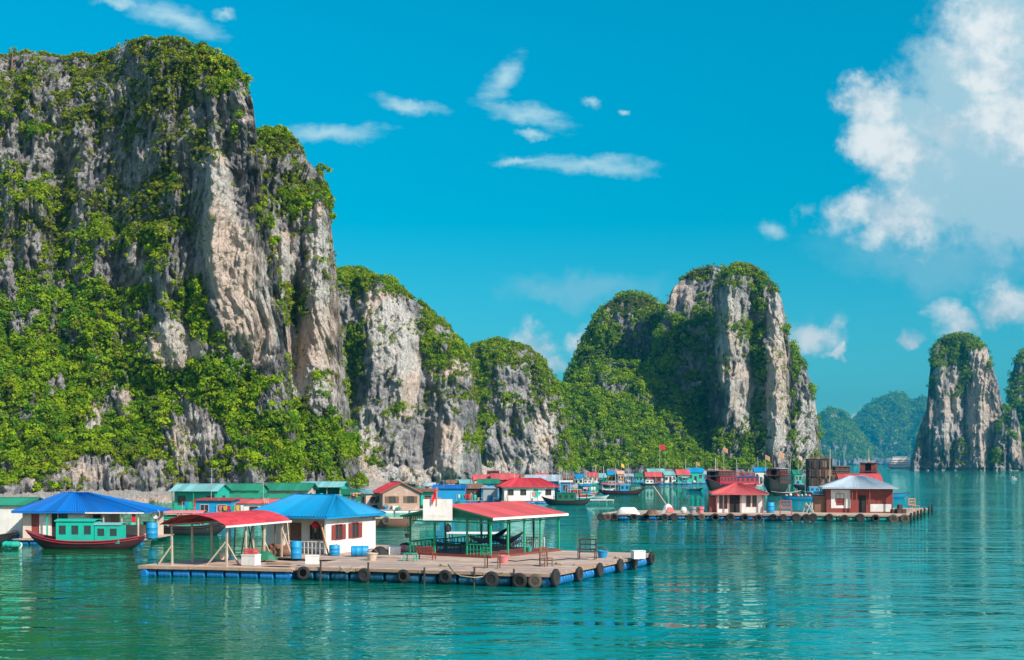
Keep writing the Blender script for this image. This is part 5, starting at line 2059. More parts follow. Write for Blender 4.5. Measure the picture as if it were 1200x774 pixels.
boat('sampan', 'dark boat nosing in before the pale plain house, teal cabin', 'boat', (-46.2, 107, .0), R(8), 9.5, 1.9, .75, .5, .3, M_DARK, M_DARKBOARD,
     [(-3.4, -.6, 1.4, .5, .9, M_TURQ, M_GREYMETAL, 2, .1)], 'boats moored in the village')
# turquoise cabin boat in front of the blue-roofed house
P = at(100, 643)


def sampan_extra(t_):
    m = MB()
    m.lathe([(.03, -.6), (.22, -.5), (.28, 0), (.22, .5), (.03, .6)], (.55, .1, 2.05), 10, 'x', .3)
    m.build('roof_bundle', M_GREYMETAL, t_, smooth_=True)
    for x in (-2.1, -1.2):
        m = MB()
        m.box((x, -.86, 1.62), (.42, .03, .7))
        m.build('hung_cloth', M_FOAM, t_)


boat('sampan', 'wooden boat with turquoise cabin and long dark red curved hull', 'boat', (P.x, P.y, 0), R(178), 9.9, 2.1, .62, .85, .45, M_MAROON, M_BOATRED,
     [(-1.0, 2.1, 1.7, .45, 1.75, M_TURQ, M_TURQ, 3, .12), (-3.1, -1.05, 1.55, .45, 1.45, M_TURQ, M_TEALROOF, 2, .1)], 'boats moored in the village', extras=sampan_extra, stripe=M_BOATRED)
for px, py, lb, mt in ((155, 624, 'small teal barrel on the porch of the blue roofed house', M_TURQ), (178, 631, 'blue barrel wrapped in tarp at the porch corner', M_BLUE)):
    p = at(px, py, .5)
    barrel(lb, (p.x, p.y, .5), mt, .95 if px < 170 else 1.35, .33 if px < 170 else .5)
p = at(162, 600, 0)
t_ = thing('cloth', 'red and white cloth hung on the porch post', 'cloth', ((158 - 600) * 110 / FPX, 109.6, 1.9))
m = MB()
m.prism([(-.16, 0, 0), (.16, 0, 0), (.18, 0, 1.05), (-.14, 0, 1.05)], (0, .06, 0))
m.build('cloth_fold', M_RED, t_)
t_ = thing('dish_antenna', 'round white dish standing at the end of the blue roof', 'dish', ((183 - 600) * 113 / FPX, 113, .5), R(-20))
m = MB()
m.lathe([(.02, .12), (.25, .05), (.42, -.08), (.44, -.06), (.25, .09), (.02, .16)], (0, 0, 2.0), 16, 'y')
m.build('dish', M_FOAM, t_, smooth_=True)
m = MB()
m.tube((0, .14, 0), (0, .14, 2.05), .04, 6)
m.build('mast', M_GREYMETAL, t_)

# ------------------------------------------------------------------ rows behind the near raft
P = at(207, 627)


def green_boat_extra(t_):
    canopy(t_, -3.0, 1.6, 1.9, .7, 2.15, M_PINK, M_PALEWOOD, 'tarp', 3, .2)


boat('fishing_boat', 'dark boat with green cabin under a pink tarp, behind the red shelter', 'boat', (P.x + 1, P.y, 0), R(3), 8.4, 2.4, .85, .6, .4, M_DARK, M_MAROON,
     [(-3.2, 2.2, 1.8, .6, 1.05, M_TURQ, M_GREEN, 3, .1)], 'boats moored in the village', extras=green_boat_extra, stripe=M_MAROON)
vhouse('turquoise house with a pale grey roof and a railed porch', 204, 256, 165, 575.5, 568, M_TURQ, M_TEALROOF, 5, -4, roof='gable_x', wins=2, door=M_PINK, porch=1.0, veranda=M_GREEN, floatm=M_GDRUM)
vhouse('green board house just behind the turquoise one', 258, 303, 196, 575, 567.5, M_GREEN, M_GREENROOF, 5, -4, roof='gable_x', wins=3)
vhouse('bright blue hut with a dark flat roof', 229, 271, 150, 587, 585, M_BLUE, M_BROWNRED, 4, -3, roof='shed', wins=2, winm=M_PALEWOOD)
vhouse('low white shed with a rusty pink roof beside the blue hut', 273, 322, 152, 590.5, 586.5, M_WHITE, M_PINKROOF, 4, -3, roof='shed', wins=1, floatm=M_GDRUM)
vhouse('long low peach shed with a grey green roof', 266, 336, 178, 584, 579.5, M_PEACH, M_GREENROOF, 4, -2, roof='gable_x', wins=4, floatm=M_GDRUM)
vhouse('peach house with a wide dark green roof', 301, 360, 208, 575, 567, M_PEACH, M_GREENROOF, 6, -3, roof='gable_x', wins=3, door=M_BROWNWOOD, over=.7)
vhouse('open work shelter with a pale teal roof on many posts', 352, 399, 236, 571, 565, M_TURQ, M_TEALROOF, 6, -5, roof='gable_x', open_front=True, over=.6)
vhouse('small turquoise hut with a faded red roof behind the pale teal shelter', 388, 404, 256, 571, 564, M_TURQ, M_PINKROOF, 4, 12, roof='gable_y', wins=1)
vhouse('dim green net shed left of the wooden house', 402, 425, 215, 580, 574, M_DGREEN, M_DGREEN, 4, 8, roof='shed', wins=1)
vhouse('wooden board house with a gable front and red roof', 449, 491, 180, 577.5, 565.5, M_BOARD, M_PINKROOF, 6.5, 17, roof='gable_y', wins=2, over=.4, roof2=M_REDROOF, fascia=M_BROWNWOOD, floatm=M_FOAM, shut=M_BROWNWOOD)
vhouse('narrow pink board annex with teal roof against the wooden house', 429, 447, 183, 579, 575, M_PEACH, M_TEALROOF, 4, 17, roof='shed', wins=1, floatm=M_FOAM)
vhouse('turquoise lean-to with a grey brown roof right of the wooden house', 493, 510, 184, 576.5, 573.5, M_TURQ, M_RUST, 4, 6, roof='shed', wins=1, over=.6)
vhouse('shed covered with royal blue tarp behind the white sign board', 509, 545, 204, 573, 569, M_BLUE, M_ROYAL, 4, 2, roof='shed', wins=0)
vhouse('dark brown work hut between the blue tarp shed and the grey shed', 546, 563, 225, 573, 568, M_DARKBOARD, M_RUST, 4, 0, roof='shed', wins=1)
vhouse('pale grey board shed next to the white red roofed house', 566, 583, 224, 572.5, 571, M_GREYMETAL, M_GREYROOF, 4, 2, roof='shed', wins=0, winm=M_GREYMETAL)
vhouse('teal shed with an olive roof behind the grey shed', 561, 584, 245, 567, 562, M_BLUE, M_GREENROOF, 4, 0, roof='gable_x', wins=1)
vhouse('long white house with a bright red hipped roof, middle of the village', 591, 650, 222, 570, 561, M_WHITE, M_REDROOF, 6, 9, roof='hip', wins=3, door=M_TURQ, over=.7, ridge=.27, fascia=M_REDROOF)
vhouse('peach roofed hut seen over the teal shed', 556, 576, 272, 562.5, 557, M_PEACH, M_PINKROOF, 4, 4, roof='gable_x', wins=1)
vhouse('pinkish roofed hut left behind the long white house', 577, 602, 270, 562.5, 555.5, M_BROWNRED, M_PINKROOF, 5, 4, roof='gable_x', wins=2)
vhouse('blue house with a whitish roof behind the long white house', 617, 654, 262, 564, 557, M_BLUE, M_GREYROOF, 5, -4, roof='gable_x', wins=2, over=.5)
vhouse('bright blue box hut right of the long white house', 657, 669, 258, 565.5, 563.5, M_BLUE, M_FOAM, 3, -4, roof='shed', wins=1)
vhouse('grey cabin with a low roof between the blue huts', 668, 681, 270, 572, 569, M_GREYMETAL, M_GREYROOF, 3, 0, roof='gable_x', wins=1)
vhouse('small bright blue cabin beside the grey cabin', 682, 692, 268, 570, 568, M_BLUE, M_BLUE, 3, 0, roof='shed', wins=1)
# far row
far = [('tiny hut with a pink roof at the start of the far row', 689, 700, 420, 559, 554, M_WHITE, M_PINKROOF), ('tiny turquoise hut in the far row', 702, 711, 425, 560, 555, M_TURQ, M_TEALROOF),
       ('yellow hut with a blue roof in the far row', 713, 726, 418, 557, 552, M_YELLOW, M_BLUE), ('peach hut touching the yellow one', 724, 731, 414, 556, 552, M_PEACH, M_PEACH),
       ('mint hut alone in the far row', 745, 753, 440, 559, 555, M_TURQ, M_GREENROOF), ('brown fronted hut with a red roof below the flag pole', 757, 775, 415, 559, 553.5, M_BROWNRED, M_PINKROOF),
       ('pale teal roofed hut behind the brown fronted one', 760, 779, 450, 555, 549.5, M_WHITE, M_TEALROOF), ('white and turquoise hut right of the flag pole', 779, 792, 420, 557, 552.5, M_WHITE, M_TEALROOF),
       ('turquoise hut with a small red roof in the far row', 794, 808, 420, 557, 550.5, M_TURQ, M_PINKROOF), ('turquoise hut with a wide blue roof next to the red boats', 806, 824, 432, 554, 548.5, M_TURQ, M_BLUEROOF),
       ('turquoise roofed hut between the red boat and the black boat', 885, 899, 400, 553, 548, M_WHITE, M_BLUEROOF), ('little mint hut right of the black boat', 931, 940, 400, 556, 551, M_TURQ, M_GREENROOF)]
for lb, a, b, Y, ey, ry, wm, rm in far:
    vhouse(lb, a, b, Y, ey, ry, wm, rm, 4, random.uniform(-8, 8), roof='gable_x', wins=2, door=M_DARKIN if b - a > 11 else None, zf=.6, group='small huts of the far row')

# ------------------------------------------------------------------ boats of the middle distance
# rusty pontoon and white pontoon beside the wooden house
P = at(452, 618)
boat('rusty_barge', 'rusty open barge moored behind the near raft', 'barge', (P.x, P.y, 0), R(-4), 7.2, 2.2, .95, .15, .15, M_RUST, M_PALEWOOD, (), 'boats moored in the village', blunt=.8, extras=lambda t_: None)
p = at(455, 612, .5)
tyre('pale worn tyre hung on the rusty barge', (p.x, P.y - 1.25, .75), R(-4), 'tyres on the village boats', True, rope=False)
P = at(562, 640)


def white_canopy(t_):
    canopy(t_, -2.2, 2.6, 1.5, .4, 1.30, M_FOAM, M_DARK, 'canopy', 4, .08)


boat('sampan', 'low boat with a white canopy seen through the pavilion', 'boat', (-2.9, 104, 0), R(-6), 7.5, 1.7, .45, .4, .3, M_DARK, M_BLUE, (), 'boats moored in the village', extras=white_canopy)

P = at(663, 592)


def gb(t_):
    mast(t_, -.8, 0, 1.5, 4.4)
    mast(t_, 2.0, .3, .8, 3.4)
    canopy(t_, -3.6, -2.2, 1.5, .8, 2.0, M_DGREEN, M_DARK, 'awning', 2)
    railing(t_, (1.6, -.8, .75), (3.4, -.4, 1.0), .5, 4, M_PALEWOOD)


boat('fishing_boat', 'dark green fishing boat before the long white house', 'boat', (P.x, P.y, 0), R(174), 8.2, 2.3, .7, .7, .35, M_DARK, M_MAROON,
     [(-1.6, 1.4, 1.7, .55, 1.35, M_DGREEN, M_DGREEN, 3, .12)], 'boats moored in the village', extras=gb)
# white pontoon with small boats
P = at(703, 588.5)
t_ = thing('pontoon', 'white edged pontoon with clutter, right of the green fishing boat', 'pontoon', (P.x, P.y, 0), R(-2))
m = MB()
for k in range(5):
    m.box((0, k * .8, .32), (5.2, .78, .08))
m.build('deck', M_FOAM, t_)
for k in range(4):
    m = MB()
    m.lathe([(.22, -.55), (.26, -.5), (.26, .5), (.22, .55)], (-1.9 + k * 1.27, .3, .06), 10, 'x')
    m.build('float_drum', M_FOAM, t_, smooth_=True)
small = [('small turquoise rowing boat tied to the white pontoon', 684, 586, 4.2, M_TURQ, M_FOAM, 8), ('small white rowing boat beside the white pontoon', 702, 584, 4.0, M_FOAM, M_BLUE, -10), ('brown rowing boat between pontoon and green boat', 693, 580, 4.2, M_BROWNWOOD, M_PALEWOOD, 20),
         ('little blue boat in open water before the far row', 814, 575, 4.4, M_BLUE, M_FOAM, 5), ('white rowing boat at the stern of the red boat', 886, 570, 4.6, M_FOAM, M_PINK, -5),
         ('small white boat in front of the brown fronted hut', 748, 564, 4.6, M_FOAM, M_TURQ, 12), ('dark little boat left of the red roofed boat', 732, 567, 4.6, M_DARK, M_BLUE, -10), ('teal little boat near the pink roofed hut', 700, 566, 4.4, M_TURQ, M_FOAM, 0),
         ('grey little boat behind the grey cabin', 676, 577, 4.2, M_GREYMETAL, M_FOAM, 15), ('white little boat near the blue box hut', 712, 575, 4.0, M_FOAM, M_BLUE, 15),
         ('white boat moored by the turquoise roofed huts', 840, 566, 5.0, M_FOAM, M_GREYMETAL, 0)]
for lb, px, py, L_, hm, gm, rz in small:
    P = at(px, py)
    t_ = boat('rowing_boat', lb, 'boat', (P.x, P.y, 0), R(rz), L_, 1.3, .42, .25, .15, hm, gm, (), 'small rowing boats', extras=None)
    m = MB()
    for x in (-L_ * .22, L_ * .12):
        m.box((x, 0, .36), (.25, 1.0, .05))
    m.build('thwart', M_PALEWOOD, t_)
    m = MB()
    m.lathe([(.02, -.3), (.2, -.2), (.26, 0), (.2, .2), (.02, .3)], (-L_ * .3, 0, .5), 8, 'x')
    m.build('bundle', random.choice([M_PINK, M_GREYMETAL, M_BLUE, M_DGREEN]), t_, smooth_=True)
P = at(729, 580)


def rb(t_):
    canopy(t_, -4.6, -.9, 2.0, .8, 2.35, M_PINKROOF, M_PALEWOOD, 'canopy', 3, .2)
    mast(t_, 1.8, 0, .8, 4.2)
    railing(t_, (2.0, -.9, .9), (4.2, -.5, 1.1), .6, 5, M_PALEWOOD)


boat('fishing_boat', 'dark fishing boat with a faded red canopy, before the far row', 'boat', (P.x, P.y, 0), R(3), 10.4, 2.6, .8, .8, .4, M_MAROON, M_DARK,
     [(-.6, 1.5, 1.9, .6, 1.6, M_BLUE, M_GREYMETAL, 2, .1), (1.7, 2.8, 1.6, .6, 1.2, M_DGREEN, M_DGREEN, 1, .1)], 'boats moored in the village', extras=rb)
# big brown-red boat behind the pink roofs
P = at(584, 566)
boat('tour_boat', 'red brown boat with a flat dark roof at the foot of the crag', 'boat', (P.x, 330, 0), R(4), 9.0, 3.2, 1.4, .8, .5, M_MAROON, M_BOATRED,
     [(-3.6, 2.8, 2.6, 1.2, 2.0, M_BROWNRED, M_BROWNRED, 4, .3), (-1.5, 1.5, 2.0, 3.3, 1.6, M_DARKBOARD, M_BOATRED, 3, .35)], 'large wooden boats')


def junk_extra(L, zt, masts=((.2, 3.5),), rail=None, flagm=None, rails=((.9, 1.35),)):
    def f(t_):
        for fx, h in masts:
            mast(t_, fx * L, 0, zt, zt + h, .09)
        for zz, wd in rails:
            for sg in (-1, 1):
                railing(t_, (-L * .36, sg * wd, zz), (L * .26, sg * wd, zz), .85, 10, rail or M_BROWNWOOD, .05)
    return f


def label_boat(*a, **k):
    return boat(*a, **k)


P = at(846, 575.5)
boat('tour_boat', 'big red and dark wooden boat with a pinkish sloping roof, seen stern on', 'boat', (P.x, P.y + 3, 0), R(232), 13.5, 4.4, 1.7, 1.4, .9, M_DARK, M_BOATRED,
     [(-5.2, 3.4, 3.8, 1.5, 2.2, M_BOATRED, M_BROWNRED, 5, .25), (-3.6, 3.8, 3.4, 3.85, 1.1, M_DARKBOARD, M_PINKROOF, 4, .4)], 'large wooden boats', extras=junk_extra(13, 4.9, ((.12, 3.0), (-.2, 1.5)), rails=((3.95, 1.8),)))
P = at(873, 575)
boat('tour_boat', 'long red wooden boat with a dark blue roof, right of the sloping roofed one', 'boat', (P.x, P.y + 6, 0), R(218), 12.5, 4.0, 1.6, 1.2, .7, M_BOATRED, M_PALEWOOD,
     [(-5.2, 3.8, 3.4, 1.5, 1.9, M_BOATRED, M_ROYAL, 5, .35)], 'large wooden boats', extras=junk_extra(12, 3.5, ((.1, 2.6), (-.25, 2.2)), rails=((3.6, 1.5),), rail=M_BOATRED))
P = at(914, 578)
boat('tour_boat', 'black wooden boat with a grey blue top deck', 'boat', (P.x, P.y + 4, 0), R(240), 12.0, 4.6, 2.1, 1.5, 1.0, M_DARK, M_DARKBOARD,
     [(-4.5, 3.2, 4.0, 1.9, 2.1, M_DARKBOARD, M_DARK, 4, .25), (-3.2, 2.0, 3.4, 4.1, 1.5, M_BROWNRED, M_GREYROOF, 3, .4)], 'large wooden boats', extras=junk_extra(12, 5.7, ((.1, 2.0),), rails=((4.2, 1.9),), rail=M_DARKBOARD))


def barge():
    Y = 306
    X = (959 - 600) * Y / FPX
    t_ = thing('net_barge', 'tall black barge hung with dark netting, a thin pole in front', 'barge', (X, Y, 0), R(-4), 'large wooden boats')
    hm, rail = hull_mesh(11, 4.4, 1.6, .3, .3, blunt=.9, pw=5)
    hm.build('hull', M_DARK, t_, smooth_=True)
    z0, z1 = 1.5, zrow(538.5, Y)
    m = MB()
    wall(m, (-2.6, -2.0), (2.9, -2.0), z0, z1, .12, [(.6, 2.2, 3.0, 4.4), (3.0, 4.6, 3.0, 4.4)])
    wall(m, (-2.6, 2.0), (2.9, 2.0), z0, z1, .12)
    wall(m, (-2.6, -2.0), (-2.6, 2.0), z0, z1, .12)
    wall(m, (2.9, -2.0), (2.9, 2.0), z0, z1, .12)
    m.build('net_house', M_DARKBOARD, t_)
    m = MB()
    m.box((.15, 0, z1 + .06), (5.9, 4.4, .12))
    m.build('roof', M_DARK, t_)
    for k in range(9):
        for j in range(3):
            n_ = MB()
            x, z = -2.6 + (k + .5) * 5.5 / 9, z0 + (j + .5) * (z1 - z0) / 3
            n_.box((x + random.uniform(-.08, .08), -2.22 - random.uniform(0, .1), z - random.uniform(0, .25)), (random.uniform(.4, .6), .06, (z1 - z0) / 3 * random.uniform(.6, .95)))
            n_.build('net_panel', random.choice([M_DARK, M_DARKBOARD, M_DARKIN, M_DARKBOARD, M_BROWNWOOD, M_RUST]), t_)
    railing(t_, (-2.7, -2.1, z1 + .1), (2.9, -2.1, z1 + .1), .7, 9, M_BROWNWOOD, .05)
    mast(t_, -1.2, 0, z1, z1 + 1.6, .08)
    m = MB()
    for k in range(22):
        x = -2.6 + k * 5.5 / 21
        m.bar((x, -2.12, z0), (x, -2.12, z1), .05)
    for k in range(9):
        z = z0 + (k + .5) * (z1 - z0) / 9
        m.bar((-2.65, -2.16, z), (2.95, -2.16, z), .05)
    m.build('netting', M_BROWNWOOD, t_)
    return t_


barge()
Y = 312
boat('tour_boat', 'brown boat with open upper deck beside the black barge', 'boat', ((984 - 600) * Y / FPX, Y + 2, 0), R(8), 9.0, 3.8, 1.8, .9, .7, M_DARKBOARD, M_BROWNWOOD,
     [(-2.6, 3.0, 3.4, 1.7, 2.4, M_BROWNWOOD, M_BROWNRED, 3, .2), (-1.2, 2.6, 3.0, 4.2, 1.9, M_DARKBOARD, M_BROWNRED, 3, .3)], 'large wooden boats',
     extras=junk_extra(9, 6.1, ((.05, 1.6), (.22, 1.0)), rails=((4.3, 1.7),)))
Y = 392
boat('tour_boat', 'red boat with a pinkish roof and crossed mast beyond the grey roofed house', 'boat', ((1018 - 600) * Y / FPX, Y, 0), R(250), 11, 5.6, 2.2, 1.6, 1.0, M_DARKBOARD, M_BOATRED,
     [(-4.0, 3.2, 5.0, 2.0, 2.4, M_BOATRED, M_BROWNRED, 4, .25), (-3.0, 2.4, 4.6, 4.5, 2.6, M_BROWNRED, M_PINKROOF, 4, .5)], 'large wooden boats',
     extras=junk_extra(11, 6.8, ((.0, 4.6), (-.2, 2.0), (.15, 2.0)), rails=((4.6, 2.4),)))
# cruise ship
Y = 1640


def ship():
    t_ = boat('cruise_ship', 'white cruise ship with dark deck bands, far off by the lone tower', 'ship', ((1053 - 600) * Y / FPX, Y, 0), R(176), 32, 9, 2.6, 1.4, .4, M_FOAM, M_FOAM, (), None, blunt=.7)
    for k, (x0, x1) in enumerate(((-13.5, 13.0), (-13.5, 12.0), (-13.5, 10.5), (-13.0, 8.5))):
        z = 2.5 + k * 3.0
        m = MB()
        m.box(((x0 + x1) / 2, 0, z + .85), (x1 - x0, 8.2 - k * .3, 1.7), 0, .2)
        m.box(((x0 + x1) / 2, 0, z + 2.85), (x1 - x0 + .6, 8.6 - k * .3, .4), 0, .2)
        m.build('deck_band', M_WHITE, t_)
        m = MB()
        m.box(((x0 + x1) / 2, 0, z + 2.0), (x1 - x0 - .6, 7.6 - k * .3, 1.4), 0, .2)
        m.build('window_band', M_PEACH if k % 2 else M_BROWNWOOD, t_)
    m = MB()
    m.box((-1, 0, 14.9), (19, 7.6, .5), 0, .2)
    m.build('sun_roof', M_WHITE, t_)


ship()
P = at(1187, 562)
boat('motor_boat', 'tiny motor boat alone on the water near the edge of the bay', 'boat', (P.x, P.y, 0), R(170), 3.6, 1.4, .5, .4, .1, M_FOAM, M_DARK, [(-.8, .5, 1.0, .4, .7, M_FOAM, M_GREYMETAL, 1, .1)], None, blunt=.7)
P = at(1051, 584)
boat('sampan', 'long blue open boat behind the grey roofed house', 'boat', (P.x - 2.0, P.y, 0), R(2), 9.5, 1.7, .85, .3, .3, M_BLUE, M_DARKBOARD, (), 'boats moored in the village', blunt=.6)
P = at(938, 586)


def clutter(t_):
    for k in range(8):
        m = MB()
        x = -2.6 + k * .72
        m.lathe([(.03, -.3), (.22, -.2), (.3, 0), (.22, .2), (.03, .3)], (x, random.uniform(-.3, .3), .72 + random.random() * .3), 8, 'x')
        m.build('bundle', random.choice([M_PINK, M_GREYMETAL, M_FOAM, M_DGREEN, M_DARKBOARD]), t_, smooth_=True)
    mast(t_, .9, 0, .5, 2.8, .05)
    mast(t_, -.6, .2, .5, 2.2, .05)


boat('sampan', 'cluttered working boat with a blue side between the two hut rafts', 'boat', (P.x, P.y, 0), R(-3), 7.4, 1.9, .6, .4, .3, M_BLUE, M_DARKBOARD, (), 'boats moored in the village', extras=clutter)
P = at(925, 581)
boat('sampan', 'dark open boat alongside the cluttered blue one', 'boat', (P.x - .5, P.y + 1, 0), R(5), 6.6, 1.7, .6, .5, .3, M_DARK, M_PALEWOOD, (), 'boats moored in the village')

# ------------------------------------------------------------------ second raft pair with its two houses
AF, AM, BF = (10.7, 157.0), (35.1, 154.2), (47.2, 152.0)
AB, AMB, BB = (14.5, 168.5), (38.5, 166.0), (57.6, 177.0)
raft('long raft on blue drums under the red roofed hut', [(AF, AM, AMB, AB)], .80, [(AF, AM), (AB, AF)], M_DRUM)
raft('raft on turquoise drums under the grey roofed house', [((35.3, 154.2), BF, BB, (43.0, 177.0))], .80, [((35.3, 154.2), BF), (BF, BB)], M_GDRUM)
tx = [704, 712, 720, 743, 757, 779, 790, 809, 822, 838, 856, 873, 889, 906, 918]
for k, px in enumerate(tx):
    p = edge_px(AF, AM, px) + out_of(AF, AM, .16)
    tyre('black tyre on the front of the blue drum raft, %s from its open end' % ordn[k], (p.x, p.y, .42 + random.uniform(-.06, .06)), ang(AF, AM), 'tyres along the blue drum raft', random.random() < .15, random.uniform(.9, 1.12), rope=False)
tx = [933, 945, 953, 972, 990, 1008, 1026, 1047, 1060]
for k, px in enumerate(tx):
    p = edge_px((35.3, 154.2), BF, px) + out_of(AM, BF, .16)
    tyre('black tyre on the front of the turquoise drum raft, %s from the joint' % ordn[k], (p.x, p.y, .42 + random.uniform(-.06, .06)), ang(AM, BF), 'tyres along the turquoise drum raft', random.random() < .15, random.uniform(.95, 1.2), rope=False)
tx = [1066, 1070, 1074, 1078, 1082, 1087, 1091]
for k, px in enumerate(tx):
    p = edge_px(BF, BB, px) + out_of(BF, BB, .16)
    tyre('black tyre on the slanting end of the turquoise drum raft, %s from the corner' % ordn[k], (p.x, p.y, .55), ang(BF, BB), 'tyres along the slanting raft end', False, 1.15, rope=False)


def red_hut():
    Y = 160.5
    W = 53 * Y / FPX
    t_ = thing('house', 'hut with a red pyramid roof and white and red front on the far raft', 'house', ((866.5 - 600) * Y / FPX, Y, .8), R(-6))
    H = zrow(578, Y, .8)
    hw, Dp = W / 2, 5.6
    m = MB()
    ops = [(.35, .75, .5, H - .3), (.95, 1.35, .5, H - .3), (1.6, 2.9, 0, H - .2), (3.7, 4.2, .75, H - .35), (4.45, 4.95, .75, H - .35)]
    wall(m, (-hw, 0), (hw, 0), 0, H, .1, ops)
    wall(m, (-hw, 0), (-hw, Dp), 0, H, .1)
    wall(m, (hw, 0), (hw, Dp), 0, H, .1, [(1.5, 3, .8, 1.9)])
    wall(m, (-hw, Dp), (hw, Dp), 0, H, .1)
    m.build('wall', M_WHITE, t_)
    for i, o in enumerate(ops):
        if i == 2:
            d = MB()
            d.box((-hw + (o[0] + o[1]) / 2, .03, (o[2] + o[3]) / 2), (o[1] - o[0], .04, o[3] - o[2]))
            d.build('door', M_DARKIN, t_)
        else:
            window(t_, (-hw, 0), (1, 0), *o, (0, -1), M_BROWNRED, M_GLASS, None, 1, .1)
    window(t_, (hw, 0), (0, 1), 1.5, 3, .8, 1.9, (1, 0), M_BROWNRED, M_GLASS, None, 2, .1)
    for x in (-hw, -1.35, .15, hw):
        p = MB()
        p.bar((x, -.55, 0), (x, -.55, H), .12)
        p.build('post', M_BROWNRED, t_)
    m = MB()
    m.box((-hw - .45, 2.3, H * .40), (.8, 3.8, H * .8))
    m.build('side_store', M_BROWNRED, t_)
    hip_roof(t_, -hw - .7, hw + .7, -.95, Dp + .8, H - .05, zrow(566.5, Y + 2.5, .8), -.35, .35, M_PINKROOF, fascia=M_PINKROOF)


red_hut()


def grey_house():
    Y = 160
    W = 75 * Y / FPX
    t_ = thing('house', 'house with a pale grey hipped roof, white panels and red brown boards', 'house', ((1007 - 600) * Y / FPX, Y, .8), R(-10))
    H = zrow(571, Y, .8)
    hw, Dp = W / 2, 6.4
    m = MB()
    ops = [(1.15, 2.15, 1.45, 2.35), (3.9, 4.8, 0, 2.2), (5.7, 7.2, 1.15, 2.3)]
    wall(m, (-hw, 0), (hw, 0), 0, H, .1, ops)
    wall(m, (-hw, 0), (-hw, Dp), 0, H, .1)
    wall(m, (-hw, Dp), (hw, Dp), 0, H, .1)
    m.build('wall', M_BROWNRED, t_)
    m = MB()
    wall(m, (hw, 0), (hw, Dp), 0, H, .1, [(2, 3.4, 1.2, 2.3)])
    m.build('side_wall', M_WHITE, t_)
    window(t_, (hw, 0), (0, 1), 2, 3.4, 1.2, 2.3, (1, 0), M_BROWNRED, M_GLASS, None, 2, .1)
    m = MB()
    wall(m, (-hw + .55, -.08), (-hw + 2.9, -.08), .55, H - .35, .06, [(.6, 1.6, .9, 1.8)])
    m.build('white_panel', M_WHITE, t_)
    m = MB()
    m.box((hw - 1.45, -.08, .62), (2.6, .06, .95))
    m.build('white_panel', M_WHITE, t_)
    window(t_, (-hw, -.08), (1, 0), 1.15, 2.15, 1.45, 2.35, (0, -1), M_BROWNRED, M_BROWNRED, None, 1, .1)
    window(t_, (-hw, 0), (1, 0), 5.7, 7.2, 1.15, 2.3, (0, -1), M_BROWNWOOD, M_BROWNRED, M_BROWNRED, 2, .1)
    d = MB()
    d.box((-hw + 4.35, .03, 1.1), (.9, .04, 2.18))
    d.build('door', M_DARKIN, t_)
    for x in (-hw + 3.1, -hw + 3.6, -hw + 5.2, hw - .1):
        p = MB()
        p.bar((x, -.7, 0), (x, -.7, H), .12)
        p.build('post', M_BROWNRED, t_)
    hip_roof(t_, -hw - .6, hw + .6, -1.1, Dp + .7, H - .05, zrow(558, Y + 3, .8), -.9, .9, M_GREYROOF, fascia=M_GREYROOF)
    # lean-to store on the shaded side
    m = MB()
    m.box((-hw - .75, 2.6, 1.05), (1.4, 4.4, 2.1))
    m.build('side_store', M_BROWNWOOD, t_)
    shed_roof(t_, -hw - 1.6, -hw + .02, .2, 5.1, 2.25, 2.55, M_GREYROOF, 'store_roof')


grey_house()
Y = 171.5
t_ = thing('shelter', 'red roofed shelter just behind the grey roofed house', 'shelter', ((1009 - 600) * Y / FPX, Y, .8), R(-6))
for sx in (-1, 1):
    for y in (0, 4):
        m = MB()
        m.bar((sx * 2.3, y, 0), (sx * 2.3, y, 3.75), .12)
        m.build('post', M_BROWNRED, t_)
gable_roof(t_, -2.9, 2.9, -.3, 4.4, 3.75, zrow(555.5, Y + 2, .8), M_PINKROOF, 'x')

# things standing on the second raft pair
p = at(897, 601, .8)
barrel('blue barrel beside the red roofed hut', (p.x + .5, p.y - .6, .8), M_BLUE, 1.3, .5)
p = at(737, 603.5, .8)
t_ = thing('dinghy', 'upturned white dinghy near the open end of the far raft', 'boat', (p.x, p.y + 1, .8), R(-6))
hm, rl = hull_mesh(2.9, 1.2, .42, .12, .08)
hm.v = [(x, y, .52 - z) for x, y, z in hm.v]
hm.build('hull', M_FOAM, t_, smooth_=True)
p = at(783, 601, .8)
t_ = thing('covered_heap', 'white and red tarp over a heap of gear on the far raft', 'heap', (p.x, p.y, .8))
m = MB()
m.lathe([(.85, 0), (.75, .4), (.55, .8), (.25, 1.05), (.02, 1.12)], (0, 0, 0), 9, 'z')
m.v = [(x * (1 + .18 * math.sin(x * 5 + z * 3)), y * .8, z) for x, y, z in m.v]
m.build('tarp', M_FOAM, t_)
m = MB()
m.prism([(-.3, -.76, .05), (.75, -.60, .05), (.52, -.45, .65), (-.05, -.55, .75)], (0, -.06, 0))
m.build('red_tarp', M_PINKROOF, t_)
o = MB().tube(at(781, 592, 2.0), at(766, 570, 4.2), .06, 6).build('fishing_pole', M_PALEWOOD)
o.location.y += .0
tag(o, 'long pale pole leaning up from the tarp covered heap', 'pole')
p = at(801, 602, .8)
t_ = thing('buoy', 'white ball buoy on the far raft deck', 'buoy', (p.x, p.y, .8))
m = MB()
m.lathe([(.05, 0), (.30, .10), (.42, .4), (.30, .72), (.05, .84)], (0, 0, 0), 14)
m.build('buoy_body', M_FOAM, t_, smooth_=True)
m = MB()
m.lathe([(.09, .82), (.09, .90), (.03, .94)], (0, 0, 0), 8)
m.build('buoy_cap', M_DARK, t_)
